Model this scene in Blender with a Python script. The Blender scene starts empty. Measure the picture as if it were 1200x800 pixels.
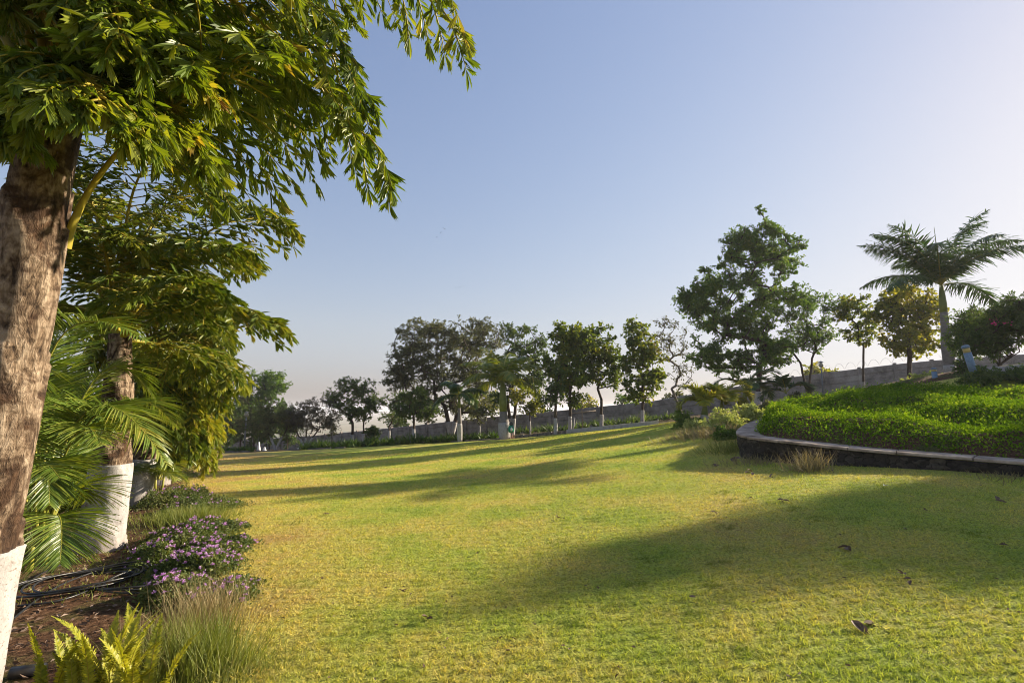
import bpy, math, random
import numpy as np
from mathutils import Vector, noise

# ------------------------------------------------------------------ camera, sky, sun, exposure
SC = bpy.context.scene
COL = SC.collection
F = 600.0
HOR = 478.0
TH = math.atan((HOR - 400.0) / F)
CAMZ = 1.6
cam = bpy.data.objects.new('camera', bpy.data.cameras.new('camera'))
COL.objects.link(cam)
cam.location = (0, 0, CAMZ)
cam.rotation_euler = (math.pi / 2 + TH, 0, 0)
cam.data.sensor_width = 36
cam.data.lens = 18
cam.data.clip_start = 0.05
cam.data.clip_end = 20000
SC.camera = cam

SUN_AZ = math.radians(66)      # from +Y towards +X
SUN_EL = math.radians(20.5)
SUN = Vector((math.sin(SUN_AZ) * math.cos(SUN_EL), math.cos(SUN_AZ) * math.cos(SUN_EL), math.sin(SUN_EL)))

world = bpy.data.worlds.new('World')
SC.world = world
world.use_nodes = True
nt = world.node_tree
nt.nodes.clear()
sky = nt.nodes.new('ShaderNodeTexSky')
sky.sky_type = 'NISHITA'
sky.sun_disc = False
sky.sun_elevation = SUN_EL
sky.sun_rotation = SUN_AZ
sky.altitude = 300
sky.air_density = 1.6
sky.dust_density = 1.0
sky.ozone_density = 2.0
bg = nt.nodes.new('ShaderNodeBackground')
bg.inputs['Strength'].default_value = 0.15
wo = nt.nodes.new('ShaderNodeOutputWorld')
# hazy air: the brightness of the sky rolls off softly towards the sun
tc_ = nt.nodes.new('ShaderNodeTexCoord'); sz_ = nt.nodes.new('ShaderNodeSeparateXYZ'); nt.links.new(tc_.outputs['Generated'], sz_.inputs[0])
mr_ = nt.nodes.new('ShaderNodeMapRange'); mr_.interpolation_type = 'SMOOTHSTEP'; mr_.inputs[1].default_value = -.02; mr_.inputs[2].default_value = .17; nt.links.new(sz_.outputs[2], mr_.inputs[0])
tn_ = nt.nodes.new('ShaderNodeMix'); tn_.data_type = 'RGBA'; tn_.inputs[6].default_value = (.53, .66, 1.02, 1); tn_.inputs[7].default_value = (1, 1, 1, 1); nt.links.new(mr_.outputs[0], tn_.inputs[0])
ml_ = nt.nodes.new('ShaderNodeMix'); ml_.data_type = 'RGBA'; ml_.blend_type = 'MULTIPLY'; ml_.inputs[0].default_value = 1; nt.links.new(sky.outputs[0], ml_.inputs[6]); nt.links.new(tn_.outputs[2], ml_.inputs[7])
sp_ = nt.nodes.new('ShaderNodeSeparateColor'); nt.links.new(ml_.outputs[2], sp_.inputs[0])
cb_ = nt.nodes.new('ShaderNodeCombineColor')
for ch, (k_, g_) in enumerate(((-.250, 2.54), (-.230, 2.56), (-.300, 2.60))):
    a_ = nt.nodes.new('ShaderNodeMath'); a_.operation = 'MULTIPLY'; a_.inputs[1].default_value = k_; nt.links.new(sp_.outputs[ch], a_.inputs[0])
    b_ = nt.nodes.new('ShaderNodeMath'); b_.operation = 'POWER'; b_.inputs[0].default_value = math.e; nt.links.new(a_.outputs[0], b_.inputs[1])
    c_ = nt.nodes.new('ShaderNodeMath'); c_.operation = 'MULTIPLY_ADD'; c_.inputs[1].default_value = -g_; c_.inputs[2].default_value = g_; nt.links.new(b_.outputs[0], c_.inputs[0])
    nt.links.new(c_.outputs[0], cb_.inputs[ch])
nt.links.new(cb_.outputs[0], bg.inputs['Color'])
nt.links.new(bg.outputs[0], wo.inputs['Surface'])

sl = bpy.data.lights.new('sun', 'SUN')
sl.energy = 4.5
sl.angle = math.radians(0.6)
sl.color = (1.0, 0.86, 0.66)
so = bpy.data.objects.new('sun', sl)
COL.objects.link(so)
so.rotation_euler = SUN.to_track_quat('Z', 'Y').to_euler()

SC.view_settings.view_transform = 'Standard'
SC.view_settings.look = 'None'
SC.view_settings.gamma = 1
SC.view_settings.use_curve_mapping = False
SC.view_settings.exposure = 1.35
SC.render.engine = 'CYCLES'
SC.cycles.max_bounces = 6
SC.cycles.transmission_bounces = 4
SC.cycles.transparent_max_bounces = 8
SC.cycles.use_denoising = True
SC.cycles.denoising_prefilter = 'ACCURATE'
SC.cycles.sample_clamp_indirect = 4
SC.cycles.sample_clamp_direct = 12
SC.cycles.volume_bounces = 1
SC.cycles.filter_width = 1.0

rnd = random.Random(7)
NP = np.random.default_rng(11)

# ------------------------------------------------------------------ projection helpers
def ray(px, py):
    a = (px - 600.0)
    b = (400.0 - py)
    y = F * math.cos(TH) - b * math.sin(TH)
    z = F * math.sin(TH) + b * math.cos(TH)
    return a / y, z / y

def at(px, py, d):
    rx, rz = ray(px, py)
    return Vector((rx * d, d, CAMZ + rz * d))

# ------------------------------------------------------------------ terrain (thin-plate through surveyed points)
_cp = [(235, 531, 38), (300, 530, 37), (370, 527, 36), (480, 521, 34), (592, 515, 32), (665, 508, 31), (770, 498, 30),
       (930, 546, 9.9), (1025, 550, 8.6), (1200, 563, 7.4), (868, 532, 11.5),
       (1113, 440, 20), (1065, 445, 26), (1010, 457, 30), (887, 479, 28), (824, 497, 20), (800, 494, 24),
       (752, 497, 33), (621, 508, 37), (1137, 436, 14.5), (885, 492, 18),
       (370, 525, 57), (483, 520, 52), (620, 507, 47), (760, 493, 43), (930, 470, 38.5), (1060, 456, 36), (1180, 438, 32)]
_pts = [tuple(at(*c)) for c in _cp] + [(-3.2, 3, 0), (-5, 6.3, -.03), (-7, 11, -.22), (0, 0, 0), (4, 0, .22), (0, 6, .02), (4, 4.5, .3),
        (-12, 20, -.85), (-4, 0, 0), (-10, 3, 0), (-16, 10, -.3), (0, -6, 0), (12, 0, .5), (-30, 40, -2.0), (0, 14, .02), (13, 8, 1.0), (10, 12, 1.0)]
_P = np.array(_pts)
def _U(r2):
    return np.where(r2 > 1e-9, r2 * np.log(np.maximum(r2, 1e-9)), 0.0)
def _fit():
    n = len(_P)
    XY = _P[:, :2] / 10
    K = _U(((XY[:, None] - XY[None]) ** 2).sum(-1)) + np.eye(n) * 0.06
    Q = np.hstack([np.ones((n, 1)), XY])
    A = np.block([[K, Q], [Q.T, np.zeros((3, 3))]])
    return XY, np.linalg.solve(A, np.concatenate([_P[:, 2], np.zeros(3)]))
_XY, _W = _fit()
def wall_y(x):
    return 47.9 - 0.425 * x
def Hn(x, y):
    x = np.asarray(x, float); y = np.asarray(y, float)
    cx = np.clip(x, -34, 32)
    cy = np.minimum(np.clip(y, -8, 60), wall_y(cx) + 2)
    q = np.stack([cx.ravel(), cy.ravel()], 1) / 10
    out = np.zeros(len(q))
    for s in range(0, len(q), 20000):
        e = q[s:s + 20000]
        out[s:s + 20000] = _U(((e[:, None] - _XY[None]) ** 2).sum(-1)) @ _W[:-3] + _W[-3] + e @ _W[-2:]
    out = out.reshape(x.shape)
    s = np.maximum(0, y - wall_y(np.clip(x, -200, 60)) - 4)
    out = out - 34 * (1 - np.exp(-s / 70))
    return out
def H(x, y):
    return float(Hn(np.array([x]), np.array([y]))[0])
def ground_at(px, py):
    rx, rz = ray(px, py)
    d = np.arange(1.5, 60, 0.05)
    g = CAMZ + rz * d - Hn(rx * d, d)
    k = np.argmax(g < 0)
    if g[k] >= 0:
        k = len(d) - 1
    return Vector((rx * d[k], d[k], float(Hn(np.array([rx * d[k]]), np.array([d[k]]))[0])))
def gp(px, py, d):
    p = at(px, py, d)
    return Vector((p.x, p.y, H(p.x, p.y)))

# ------------------------------------------------------------------ mesh builder
class MB:
    def __init__(s):
        s.V = []; s.Fc = []; s.n = 0; s.mi = []; s.sm = []; s.col = []
    def add(s, v, f, mat=0, smooth=False, col=None):
        v = np.asarray(v, float).reshape(-1, 3)
        if len(f) == 0:
            return
        if isinstance(f, np.ndarray):
            groups = [f]
        else:
            d = {}
            for q in f:
                d.setdefault(len(q), []).append(q)
            groups = [np.array(x) for x in d.values()]
        for g in groups:
            s.Fc.append(g + s.n)
            s.mi.append(np.full(len(g), mat)); s.sm.append(np.full(len(g), smooth))
        s.V.append(v)
        s.col.append(np.zeros(len(v)) if col is None else np.asarray(col, float))
        s.n += len(v)
    def build(s, name, mats, parent=None, attr=None):
        if not isinstance(mats, (list, tuple)):
            mats = [mats]
        me = bpy.data.meshes.new(name)
        V = np.concatenate(s.V)
        me.vertices.add(len(V)); me.vertices.foreach_set('co', V.ravel())
        tot = np.concatenate([np.full(len(g), g.shape[1]) for g in s.Fc])
        idx = np.concatenate([g.ravel() for g in s.Fc])
        me.loops.add(len(idx)); me.loops.foreach_set('vertex_index', idx.astype(np.int32))
        me.polygons.add(len(tot))
        st = np.concatenate([[0], np.cumsum(tot)[:-1]])
        me.polygons.foreach_set('loop_start', st.astype(np.int32))
        me.polygons.foreach_set('loop_total', tot.astype(np.int32))
        me.polygons.foreach_set('material_index', np.concatenate(s.mi).astype(np.int32))
        me.polygons.foreach_set('use_smooth', np.concatenate(s.sm).astype(bool))
        if attr:
            a = me.attributes.new(attr, 'FLOAT', 'POINT')
            a.data.foreach_set('value', np.concatenate(s.col).astype(np.float32))
        me.update(calc_edges=True)
        for m in mats:
            me.materials.append(m)
        o = bpy.data.objects.new(name, me)
        COL.objects.link(o)
        if parent is not None:
            o.parent = parent
        return o

def tag(o, label=None, cat=None, group=None, kind=None):
    if label: o['label'] = label
    if cat: o['category'] = cat
    if group: o['group'] = group
    if kind: o['kind'] = kind
    return o
def empty(name, loc=(0, 0, 0), label=None, cat=None, group=None):
    o = bpy.data.objects.new(name, None)
    o.empty_display_size = .2
    o.location = loc
    COL.objects.link(o)
    return tag(o, label, cat, group)

def frames(pts):
    P = [Vector(p) for p in pts]
    T = []
    for i in range(len(P)):
        t = (P[min(i + 1, len(P) - 1)] - P[max(i - 1, 0)])
        T.append(t.normalized() if t.length > 1e-9 else Vector((0, 0, 1)))
    up = Vector((0, 1, 0)) if abs(T[0].y) < .8 else Vector((1, 0, 0))
    X = []
    x = up.cross(T[0]).normalized()
    for t in T:
        x = (x - t * x.dot(t))
        x = x.normalized() if x.length > 1e-6 else t.orthogonal().normalized()
        X.append(x)
    return P, T, X
def tube(mb, pts, rad, n=8, mat=0, smooth=True, cap=True, fn=None):
    P, T, X = frames(pts)
    V = []
    for i, p in enumerate(P):
        y = T[i].cross(X[i])
        for k in range(n):
            a = 2 * math.pi * k / n
            d = X[i] * math.cos(a) + y * math.sin(a)
            r = rad[i] if not fn else fn(i, k, a, p, rad[i])
            V.append(p + d * r)
    fs = []
    for i in range(len(P) - 1):
        for k in range(n):
            a = i * n + k; b = i * n + (k + 1) % n
            fs.append((a, b, b + n, a + n))
    if cap:
        fs.append(tuple(range(n - 1, -1, -1)))
        fs.append(tuple(range((len(P) - 1) * n, len(P) * n)))
    mb.add(V, fs, mat, smooth)
def box(mb, c, s, mat=0, rotz=0, bev=0):
    cx, cy, cz = c
    V = []
    ca, sa = math.cos(rotz), math.sin(rotz)
    for z in (-1, 1):
        for x, y in ((-1, -1), (1, -1), (1, 1), (-1, 1)):
            X = x * s[0] / 2; Y = y * s[1] / 2
            V.append((cx + X * ca - Y * sa, cy + X * sa + Y * ca, cz + z * s[2] / 2))
    mb.add(V, [(3, 2, 1, 0), (4, 5, 6, 7), (0, 1, 5, 4), (1, 2, 6, 5), (2, 3, 7, 6), (3, 0, 4, 7)], mat)
def lathe(mb, c, prof, n=20, mat=0, smooth=True):
    V = []; fs = []
    for r, z in prof:
        for k in range(n):
            a = 2 * math.pi * k / n
            V.append((c[0] + r * math.cos(a), c[1] + r * math.sin(a), c[2] + z))
    for i in range(len(prof) - 1):
        for k in range(n):
            a = i * n + k; b = i * n + (k + 1) % n
            fs.append((a, b, b + n, a + n))
    fs.append(tuple(range(n - 1, -1, -1))); fs.append(tuple(range((len(prof) - 1) * n, len(prof) * n)))
    mb.add(V, fs, mat, smooth)

# leaf templates : x width, y length, z normal (unit leaf)
T_DIAMOND = (np.array([[0, 0, 0], [.5, .45, .12], [0, 1, -.06], [-.5, .45, .12]]), np.array([[0, 1, 2], [0, 2, 3]]))
T_OVAL = (np.array([[0, 0, 0], [.38, .25, .1], [.5, .6, .1], [0, 1, -.1], [-.5, .6, .1], [-.38, .25, .1]]),
          np.array([[0, 1, 2], [0, 2, 3], [0, 3, 4], [0, 4, 5]]))
_ft = np.array([[0, 0, 0], [.1, .2, .03], [.26, .62, .06], [.40, .98, -.02], [.2, .84, .02], [.12, 1.08, -.06], [0, .82, 0], [-.1, .92, -.03],
                [-.17, .68, .03], [-.3, .74, 0], [-.19, .45, .05], [-.09, .2, .03]])
T_FISH = (_ft, np.array([[0, i, i + 1] for i in range(1, 11)]))
_bl = []
for i, t in enumerate(np.linspace(0, 1, 5)):
    w = [.22, .5, .46, .30, .02][i]
    _bl += [[-w, t, .012 - .28 * t * t], [0, t, -.28 * t * t], [w, t, .012 - .28 * t * t]]
T_BLADE = (np.array(_bl), np.array([[3 * i + a, 3 * i + a + 1, 3 * i + a + 4, 3 * i + a + 3] for i in range(4) for a in (0, 1)]))
T_STRIP = (np.array([[-.5, 0, 0], [.5, 0, 0], [.4, .55, -.08], [-.4, .55, -.08], [0, 1, -.3]]), np.array([[0, 1, 2], [0, 2, 3], [3, 2, 4]]))

def norm(a):
    return a / np.maximum(np.linalg.norm(a, axis=1, keepdims=True), 1e-9)
def leaves(mb, C, Y, L, W, tpl=T_DIAMOND, Zhint=None, mat=0, roll=None, smooth=False, col=None):
    C = np.asarray(C, float); n = len(C)
    if n == 0: return
    Y = norm(np.asarray(Y, float))
    if Zhint is None:
        Zhint = NP.normal(size=(n, 3)) * .8 + np.array([0, 0, 1.0])
    Zh = np.asarray(Zhint, float)
    X = norm(np.cross(Y, Zh)); Z = np.cross(X, Y)
    L = np.broadcast_to(L, (n,))[:, None, None]; W = np.broadcast_to(W, (n,))[:, None, None]
    T, Fa = tpl
    V = C[:, None] + T[None, :, 0:1] * W * X[:, None] + T[None, :, 1:2] * L * Y[:, None] + T[None, :, 2:3] * L * Z[:, None]
    k = len(T)
    f = (np.arange(n) * k)[:, None, None] + Fa[None]
    cc = None if col is None else np.repeat(col, k)
    mb.add(V.reshape(-1, 3), f.reshape(-1, Fa.shape[1]), mat, smooth, cc)

def bez(a, b, c, n):
    a, b, c = Vector(a), Vector(b), Vector(c)
    return [a * (1 - t) ** 2 + b * 2 * t * (1 - t) + c * t * t for t in [i / (n - 1) for i in range(n)]]

# ------------------------------------------------------------------ materials
def newmat(name):
    m = bpy.data.materials.new(name); m.use_nodes = True
    t = m.node_tree; t.nodes.clear()
    o = t.nodes.new('ShaderNodeOutputMaterial')
    return m, t, o
def N(t, k, **kw):
    n = t.nodes.new(k)
    for a, b in kw.items():
        if a in n.inputs.keys(): n.inputs[a].default_value = b
        else: setattr(n, a, b)
    return n
def ramp(t, src, stops):
    r = t.nodes.new('ShaderNodeValToRGB')
    e = r.color_ramp.elements
    while len(e) < len(stops): e.new(.5)
    for i, (p, c) in enumerate(stops):
        e[i].position = p
        e[i].color = (*c, 1) if len(c) == 3 else c
    t.links.new(src, r.inputs[0])
    return r.outputs[0]
def mixc(t, fac, a, b, mode='MIX'):
    m = t.nodes.new('ShaderNodeMix'); m.data_type = 'RGBA'; m.blend_type = mode
    for s, v in ((0, fac), (6, a), (7, b)):
        if hasattr(v, 'links') or isinstance(v, bpy.types.NodeSocket): t.links.new(v, m.inputs[s])
        else: m.inputs[s].default_value = v if not isinstance(v, tuple) else (*v, 1)
    return m.outputs[2]
def noiset(t, scale, detail=4, rough=.55, vec=None, dist=0):
    n = N(t, 'ShaderNodeTexNoise', Scale=scale, Detail=detail, Roughness=rough, Distortion=dist)
    if vec is not None: t.links.new(vec, n.inputs['Vector'])
    return n.outputs[0]
def coords(t, kind='Object', scale=None):
    c = t.nodes.new('ShaderNodeTexCoord').outputs[kind]
    if scale:
        m = N(t, 'ShaderNodeMapping'); m.inputs['Scale'].default_value = scale
        t.links.new(c, m.inputs[0]); return m.outputs[0]
    return c
def worldpos(t, scale=None):
    c = t.nodes.new('ShaderNodeNewGeometry').outputs['Position']
    if scale:
        m = N(t, 'ShaderNodeMapping'); m.inputs['Scale'].default_value = scale
        t.links.new(c, m.inputs[0]); return m.outputs[0]
    return c
def bumpn(t, h, strength=.4, dist=.02):
    b = N(t, 'ShaderNodeBump', Strength=strength, Distance=dist)
    t.links.new(h, b.inputs['Height']); return b.outputs[0]

def leafmat(name, stops, trans=.35, rough=.45, tint=(1.25, 1.3, .5), clump=1.2, spec=.35):
    m, t, o = newmat(name)
    isl = t.nodes.new('ShaderNodeNewGeometry').outputs['Random Per Island']
    no = noiset(t, clump, 3, .6, worldpos(t))
    a = N(t, 'ShaderNodeMath', operation='MULTIPLY_ADD'); t.links.new(no, a.inputs[0]); a.inputs[1].default_value = 1.3; a.inputs[2].default_value = -.4
    b = N(t, 'ShaderNodeMath', operation='MULTIPLY_ADD', use_clamp=True); t.links.new(isl, b.inputs[0]); b.inputs[1].default_value = .55; t.links.new(a.outputs[0], b.inputs[2])
    c = ramp(t, b.outputs[0], stops)
    p = N(t, 'ShaderNodeBsdfPrincipled', Roughness=rough)
    p.inputs['Specular IOR Level'].default_value = spec
    t.links.new(c, p.inputs['Base Color'])
    tr = t.nodes.new('ShaderNodeBsdfTranslucent')
    t.links.new(mixc(t, 1.0, c, tint, 'MULTIPLY'), tr.inputs['Color'])
    mx = N(t, 'ShaderNodeMixShader'); mx.inputs[0].default_value = trans
    t.links.new(p.outputs[0], mx.inputs[1]); t.links.new(tr.outputs[0], mx.inputs[2])
    t.links.new(mx.outputs[0], o.inputs[0])
    return m
def simple(name, stops, scale=6, rough=.85, bump=.3, bdist=.01, vscale=None, detail=6, spec=.3, metal=0, wpos=False):
    m, t, o = newmat(name)
    v = worldpos(t, vscale) if wpos else coords(t, 'Object', vscale)
    no = noiset(t, scale, detail, .6, v)
    c = ramp(t, no, stops)
    p = N(t, 'ShaderNodeBsdfPrincipled', Roughness=rough, Metallic=metal)
    p.inputs['Specular IOR Level'].default_value = spec
    t.links.new(c, p.inputs['Base Color'])
    if bump: t.links.new(bumpn(t, no, bump, bdist), p.inputs['Normal'])
    t.links.new(p.outputs[0], o.inputs[0])
    return m

M = {}
# lawn colour shared by turf sheet and blades
def lawn_color(t, blade=False):
    w = worldpos(t)
    n1 = noiset(t, .55, 5, .6, w)
    n2 = noiset(t, 9, 4, .7, w)
    sx = t.nodes.new('ShaderNodeSeparateXYZ'); t.links.new(w, sx.inputs[0])
    # dry worn strip along the flower bed on the left
    mr = N(t, 'ShaderNodeMapRange'); mr.inputs[1].default_value = -5.5; mr.inputs[2].default_value = 1.6; mr.inputs[3].default_value = .30; mr.inputs[4].default_value = 0
    xs = N(t, 'ShaderNodeMath', operation='MULTIPLY_ADD'); t.links.new(sx.outputs[1], xs.inputs[0]); xs.inputs[1].default_value = .38; t.links.new(sx.outputs[0], xs.inputs[2])
    t.links.new(xs.outputs[0], mr.inputs[0])
    ad = N(t, 'ShaderNodeMath', operation='ADD'); t.links.new(n1, ad.inputs[0]); t.links.new(mr.outputs[0], ad.inputs[1])
    a2 = N(t, 'ShaderNodeMath', operation='MULTIPLY_ADD'); t.links.new(n2, a2.inputs[0]); a2.inputs[1].default_value = .35; t.links.new(ad.outputs[0], a2.inputs[2])
    c = ramp(t, a2.outputs[0], [(.40, (.22, .34, .052)), (.60, (.39, .44, .080)), (.77, (.55, .48, .125)), (.95, (.50, .35, .14))])
    return c, w
m, t, o = newmat('turf'); M['turf'] = m
c, w = lawn_color(t)
fine = noiset(t, 42, 5, .75, w); mid = noiset(t, 11, 5, .7, w)
c = mixc(t, .75, c, ramp(t, fine, [(.38, (.16, .16, .09)), (.5, (.85, .87, .8)), (.62, (1.4, 1.36, 1.2))]), 'MULTIPLY')
p = N(t, 'ShaderNodeBsdfPrincipled', Roughness=.9); p.inputs['Specular IOR Level'].default_value = .1
t.links.new(c, p.inputs['Base Color'])
hh = N(t, 'ShaderNodeMath', operation='ADD'); t.links.new(fine, hh.inputs[0]); t.links.new(mid, hh.inputs[1])
t.links.new(bumpn(t, hh.outputs[0], .9, .05), p.inputs['Normal'])
t.links.new(p.outputs[0], o.inputs[0])

m, t, o = newmat('grass_blade'); M['blade'] = m
c, w = lawn_color(t, True)
isl = t.nodes.new('ShaderNodeNewGeometry').outputs['Random Per Island']
c = mixc(t, .8, c, ramp(t, isl, [(0, (.30, .36, .2)), (.4, (.85, .9, .75)), (.8, (1.3, 1.25, 1.2)), (1, (1.7, 1.4, 1.2))]), 'MULTIPLY')
at_ = N(t, 'ShaderNodeAttribute', attribute_name='green')
c = mixc(t, at_.outputs['Fac'], c, (.075, .14, .008))
p = N(t, 'ShaderNodeBsdfPrincipled', Roughness=.6); p.inputs['Specular IOR Level'].default_value = .2
t.links.new(c, p.inputs['Base Color'])
tr = t.nodes.new('ShaderNodeBsdfTranslucent'); t.links.new(mixc(t, 1., c, (1.2, 1.2, .6), 'MULTIPLY'), tr.inputs[0])
mx = N(t, 'ShaderNodeMixShader'); mx.inputs[0].default_value = .35
t.links.new(p.outputs[0], mx.inputs[1]); t.links.new(tr.outputs[0], mx.inputs[2]); t.links.new(mx.outputs[0], o.inputs[0])

m, t, o = newmat('soil'); M['soil'] = m
w = worldpos(t)
n1 = noiset(t, .9, 5, .65, w); n2 = noiset(t, 22, 6, .7, w)
c1 = ramp(t, n2, [(.3, (.035, .018, .010)), (.5, (.10, .052, .028)), (.7, (.24, .14, .08))])
c2 = ramp(t, n2, [(.3, (.03, .04, .010)), (.6, (.10, .11, .03)), (.8, (.18, .15, .05))])
c = mixc(t, ramp(t, n1, [(.48, (0, 0, 0)), (.60, (1, 1, 1))]), c1, c2)
sx = t.nodes.new('ShaderNodeSeparateXYZ'); t.links.new(w, sx.inputs[0])
far = N(t, 'ShaderNodeMapRange'); t.links.new(sx.outputs[1], far.inputs[0]); far.inputs[1].default_value = 60; far.inputs[2].default_value = 150
n3 = noiset(t, .02, 5, .6, w)
c = mixc(t, far.outputs[0], c, ramp(t, n3, [(.4, (.10, .12, .05)), (.5, (.28, .23, .14)), (.62, (.16, .15, .08))]))
p = N(t, 'ShaderNodeBsdfPrincipled', Roughness=.95); p.inputs['Specular IOR Level'].default_value = .1
t.links.new(c, p.inputs['Base Color']); t.links.new(bumpn(t, n2, .9, .05), p.inputs['Normal']); t.links.new(p.outputs[0], o.inputs[0])

M['fish1'] = leafmat('fishtail_leaf_dark', [(0, (.045, .080, .012)), (.45, (.12, .18, .020)), (.85, (.25, .28, .04)), (.95, (.40, .33, .07)), (1, (.26, .15, .05))], .38, .42, (1.6, 1.5, .35), 1.5, .5)
M['fish2'] = leafmat('fishtail_leaf_fresh', [(0, (.045, .085, .012)), (.5, (.125, .175, .02)), (.85, (.25, .26, .03)), (1, (.36, .28, .05))], .34, .38, (1.5, 1.4, .4), 1.2, .4)
M['fish3'] = leafmat('fishtail_leaf_yellow', [(0, (.11, .16, .018)), (.5, (.28, .31, .03)), (.88, (.45, .40, .045)), (1, (.48, .25, .04))], .36, .42, (1.3, 1.2, .4), 1.0, .3)
M['petiole'] = simple('petiole', [(.3, (.22, .19, .02)), (.6, (.38, .30, .03)), (.75, (.16, .09, .03))], 14, .5, .1, .004, (1, 1, .15))
M['areca'] = leafmat('areca_leaf', [(0, (.055, .12, .018)), (.5, (.15, .22, .03)), (.85, (.28, .30, .05)), (1, (.40, .33, .07))], .34, .34, (1.4, 1.3, .4), 1.0, .5)
M['areca_rib'] = simple('areca_rib', [(.3, (.20, .22, .03)), (.7, (.34, .30, .05))], 8, .45, 0)
M['royal'] = leafmat('royal_palm_leaf', [(0, (.028, .060, .020)), (.6, (.065, .125, .034)), (1, (.15, .22, .055))], .22, .4, (1.2, 1.3, .6), .8)
M['crownshaft'] = simple('crownshaft', [(.3, (.09, .13, .02)), (.7, (.20, .22, .05))], 3, .45, 0)
M['palm_grey'] = simple('palm_trunk_grey', [(.3, (.12, .11, .105)), (.6, (.22, .20, .19)), (.8, (.28, .26, .24))], 9, .85, .5, .02, (1, 1, 5))
M['bark'] = simple('tree_bark', [(.3, (.028, .020, .016)), (.55, (.07, .05, .038)), (.8, (.14, .11, .09))], 14, .9, .6, .03, (1, 1, .3))
M['bark_grey'] = simple('pale_bark', [(.3, (.09, .075, .062)), (.55, (.17, .145, .12)), (.8, (.26, .23, .20))], 12, .9, .5, .02, (1, 1, .3))
m, t, o = newmat('whitewash'); M['paint'] = m
v = coords(t, 'Object', (1, 1, .5))
n1 = noiset(t, 9, 8, .7, v); n2 = noiset(t, 40, 6, .7, coords(t, 'Object', (1, 1, 1.8)))
c = ramp(t, n1, [(.30, (.16, .13, .11)), (.44, (.34, .325, .315)), (.7, (.43, .42, .415))])
c = mixc(t, ramp(t, n2, [(.56, (0, 0, 0)), (.66, (1, 1, 1))]), c, (.19, .14, .11))
sx = t.nodes.new('ShaderNodeSeparateXYZ'); t.links.new(coords(t), sx.inputs[0])
mr = N(t, 'ShaderNodeMapRange'); t.links.new(sx.outputs[2], mr.inputs[0]); mr.inputs[1].default_value = 0; mr.inputs[2].default_value = .28; mr.inputs[3].default_value = .75; mr.inputs[4].default_value = 0
mm_ = N(t, 'ShaderNodeMath', operation='MULTIPLY'); t.links.new(mr.outputs[0], mm_.inputs[0]); t.links.new(n1, mm_.inputs[1])
c = mixc(t, mm_.outputs[0], c, (.22, .14, .09))
p = N(t, 'ShaderNodeBsdfPrincipled', Roughness=.85); p.inputs['Specular IOR Level'].default_value = .2
t.links.new(c, p.inputs['Base Color']); t.links.new(bumpn(t, n1, .7, .02), p.inputs['Normal']); t.links.new(p.outputs[0], o.inputs[0])
m, t, o = newmat('fishtail_trunk'); M['ftrunk'] = m
v = coords(t, 'Object', (1, 1, .38))
n1 = noiset(t, 22, 8, .65, v, .5); n2 = noiset(t, 3.2, 5, .6, coords(t), 1.0)
rings = N(t, 'ShaderNodeTexWave', Scale=5.0, Distortion=5.0, Detail=4.0); rings.bands_direction = 'Z'; rings.inputs['Detail Scale'].default_value = 2.2
t.links.new(coords(t), rings.inputs[0])
c1 = ramp(t, n1, [(.34, (.035, .022, .015)), (.46, (.20, .135, .085)), (.62, (.45, .345, .245))])
c2 = ramp(t, n1, [(.3, (.022, .013, .009)), (.6, (.10, .055, .03)), (.8, (.22, .13, .07))])
c = mixc(t, ramp(t, n2, [(.46, (0, 0, 0)), (.56, (1, 1, 1))]), c1, c2)
c = mixc(t, .35, c, ramp(t, rings.outputs[1], [(0, (.3, .25, .2)), (.35, (1, 1, 1))]), 'MULTIPLY')
p = N(t, 'ShaderNodeBsdfPrincipled', Roughness=.85); p.inputs['Specular IOR Level'].default_value = .25
t.links.new(c, p.inputs['Base Color']); t.links.new(bumpn(t, n1, 1.0, .06), p.inputs['Normal']); t.links.new(p.outputs[0], o.inputs[0])

M['fibre'] = leafmat('trunk_fibre', [(0, (.05, .03, .02)), (.5, (.14, .09, .055)), (1, (.30, .22, .15))], .1, .8, (1, 1, 1), 5, .1)
M['lf_dark'] = leafmat('leaf_dark_green', [(0, (.035, .065, .020)), (.6, (.080, .135, .032)), (1, (.17, .21, .045))], .36, .5, (1.3, 1.25, .5), .7)
M['lf_olive'] = leafmat('leaf_olive', [(0, (.045, .056, .026)), (.6, (.105, .120, .050)), (1, (.20, .20, .09))], .34, .55, (1.3, 1.2, .6), .6)
M['lf_mid'] = leafmat('leaf_mid_green', [(0, (.045, .095, .018)), (.6, (.105, .19, .030)), (1, (.22, .28, .045))], .40, .5, (1.3, 1.3, .45), .7)
M['lf_teak'] = leafmat('leaf_yellow_green', [(0, (.050, .100, .020)), (.55, (.12, .185, .030)), (.9, (.24, .27, .04)), (1, (.34, .23, .04))], .46, .5, (1.5, 1.25, .4), .5)
M['lf_gold'] = leafmat('leaf_golden', [(0, (.08, .13, .02)), (.5, (.20, .25, .03)), (.9, (.38, .37, .05)), (1, (.40, .26, .05))], .45, .5, (1.4, 1.15, .4), .6)
M['lf_mauve'] = leafmat('leaf_dusty', [(0, (.035, .034, .028)), (.6, (.080, .074, .055)), (1, (.14, .13, .09))], .25, .6, (1.2, 1.1, .8), .8)
M['lf_bed'] = leafmat('leaf_bed_bright', [(0, (.045, .10, .010)), (.5, (.115, .23, .016)), (.9, (.26, .38, .03)), (1, (.30, .22, .06))], .38, .6, (1.3, 1.15, .4), 2.6, .0)
M['lf_var'] = leafmat('leaf_variegated', [(0, (.18, .24, .07)), (.5, (.36, .41, .12)), (1, (.62, .60, .20))], .3, .5, (1.1, 1.1, .6), 1.4)
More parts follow.
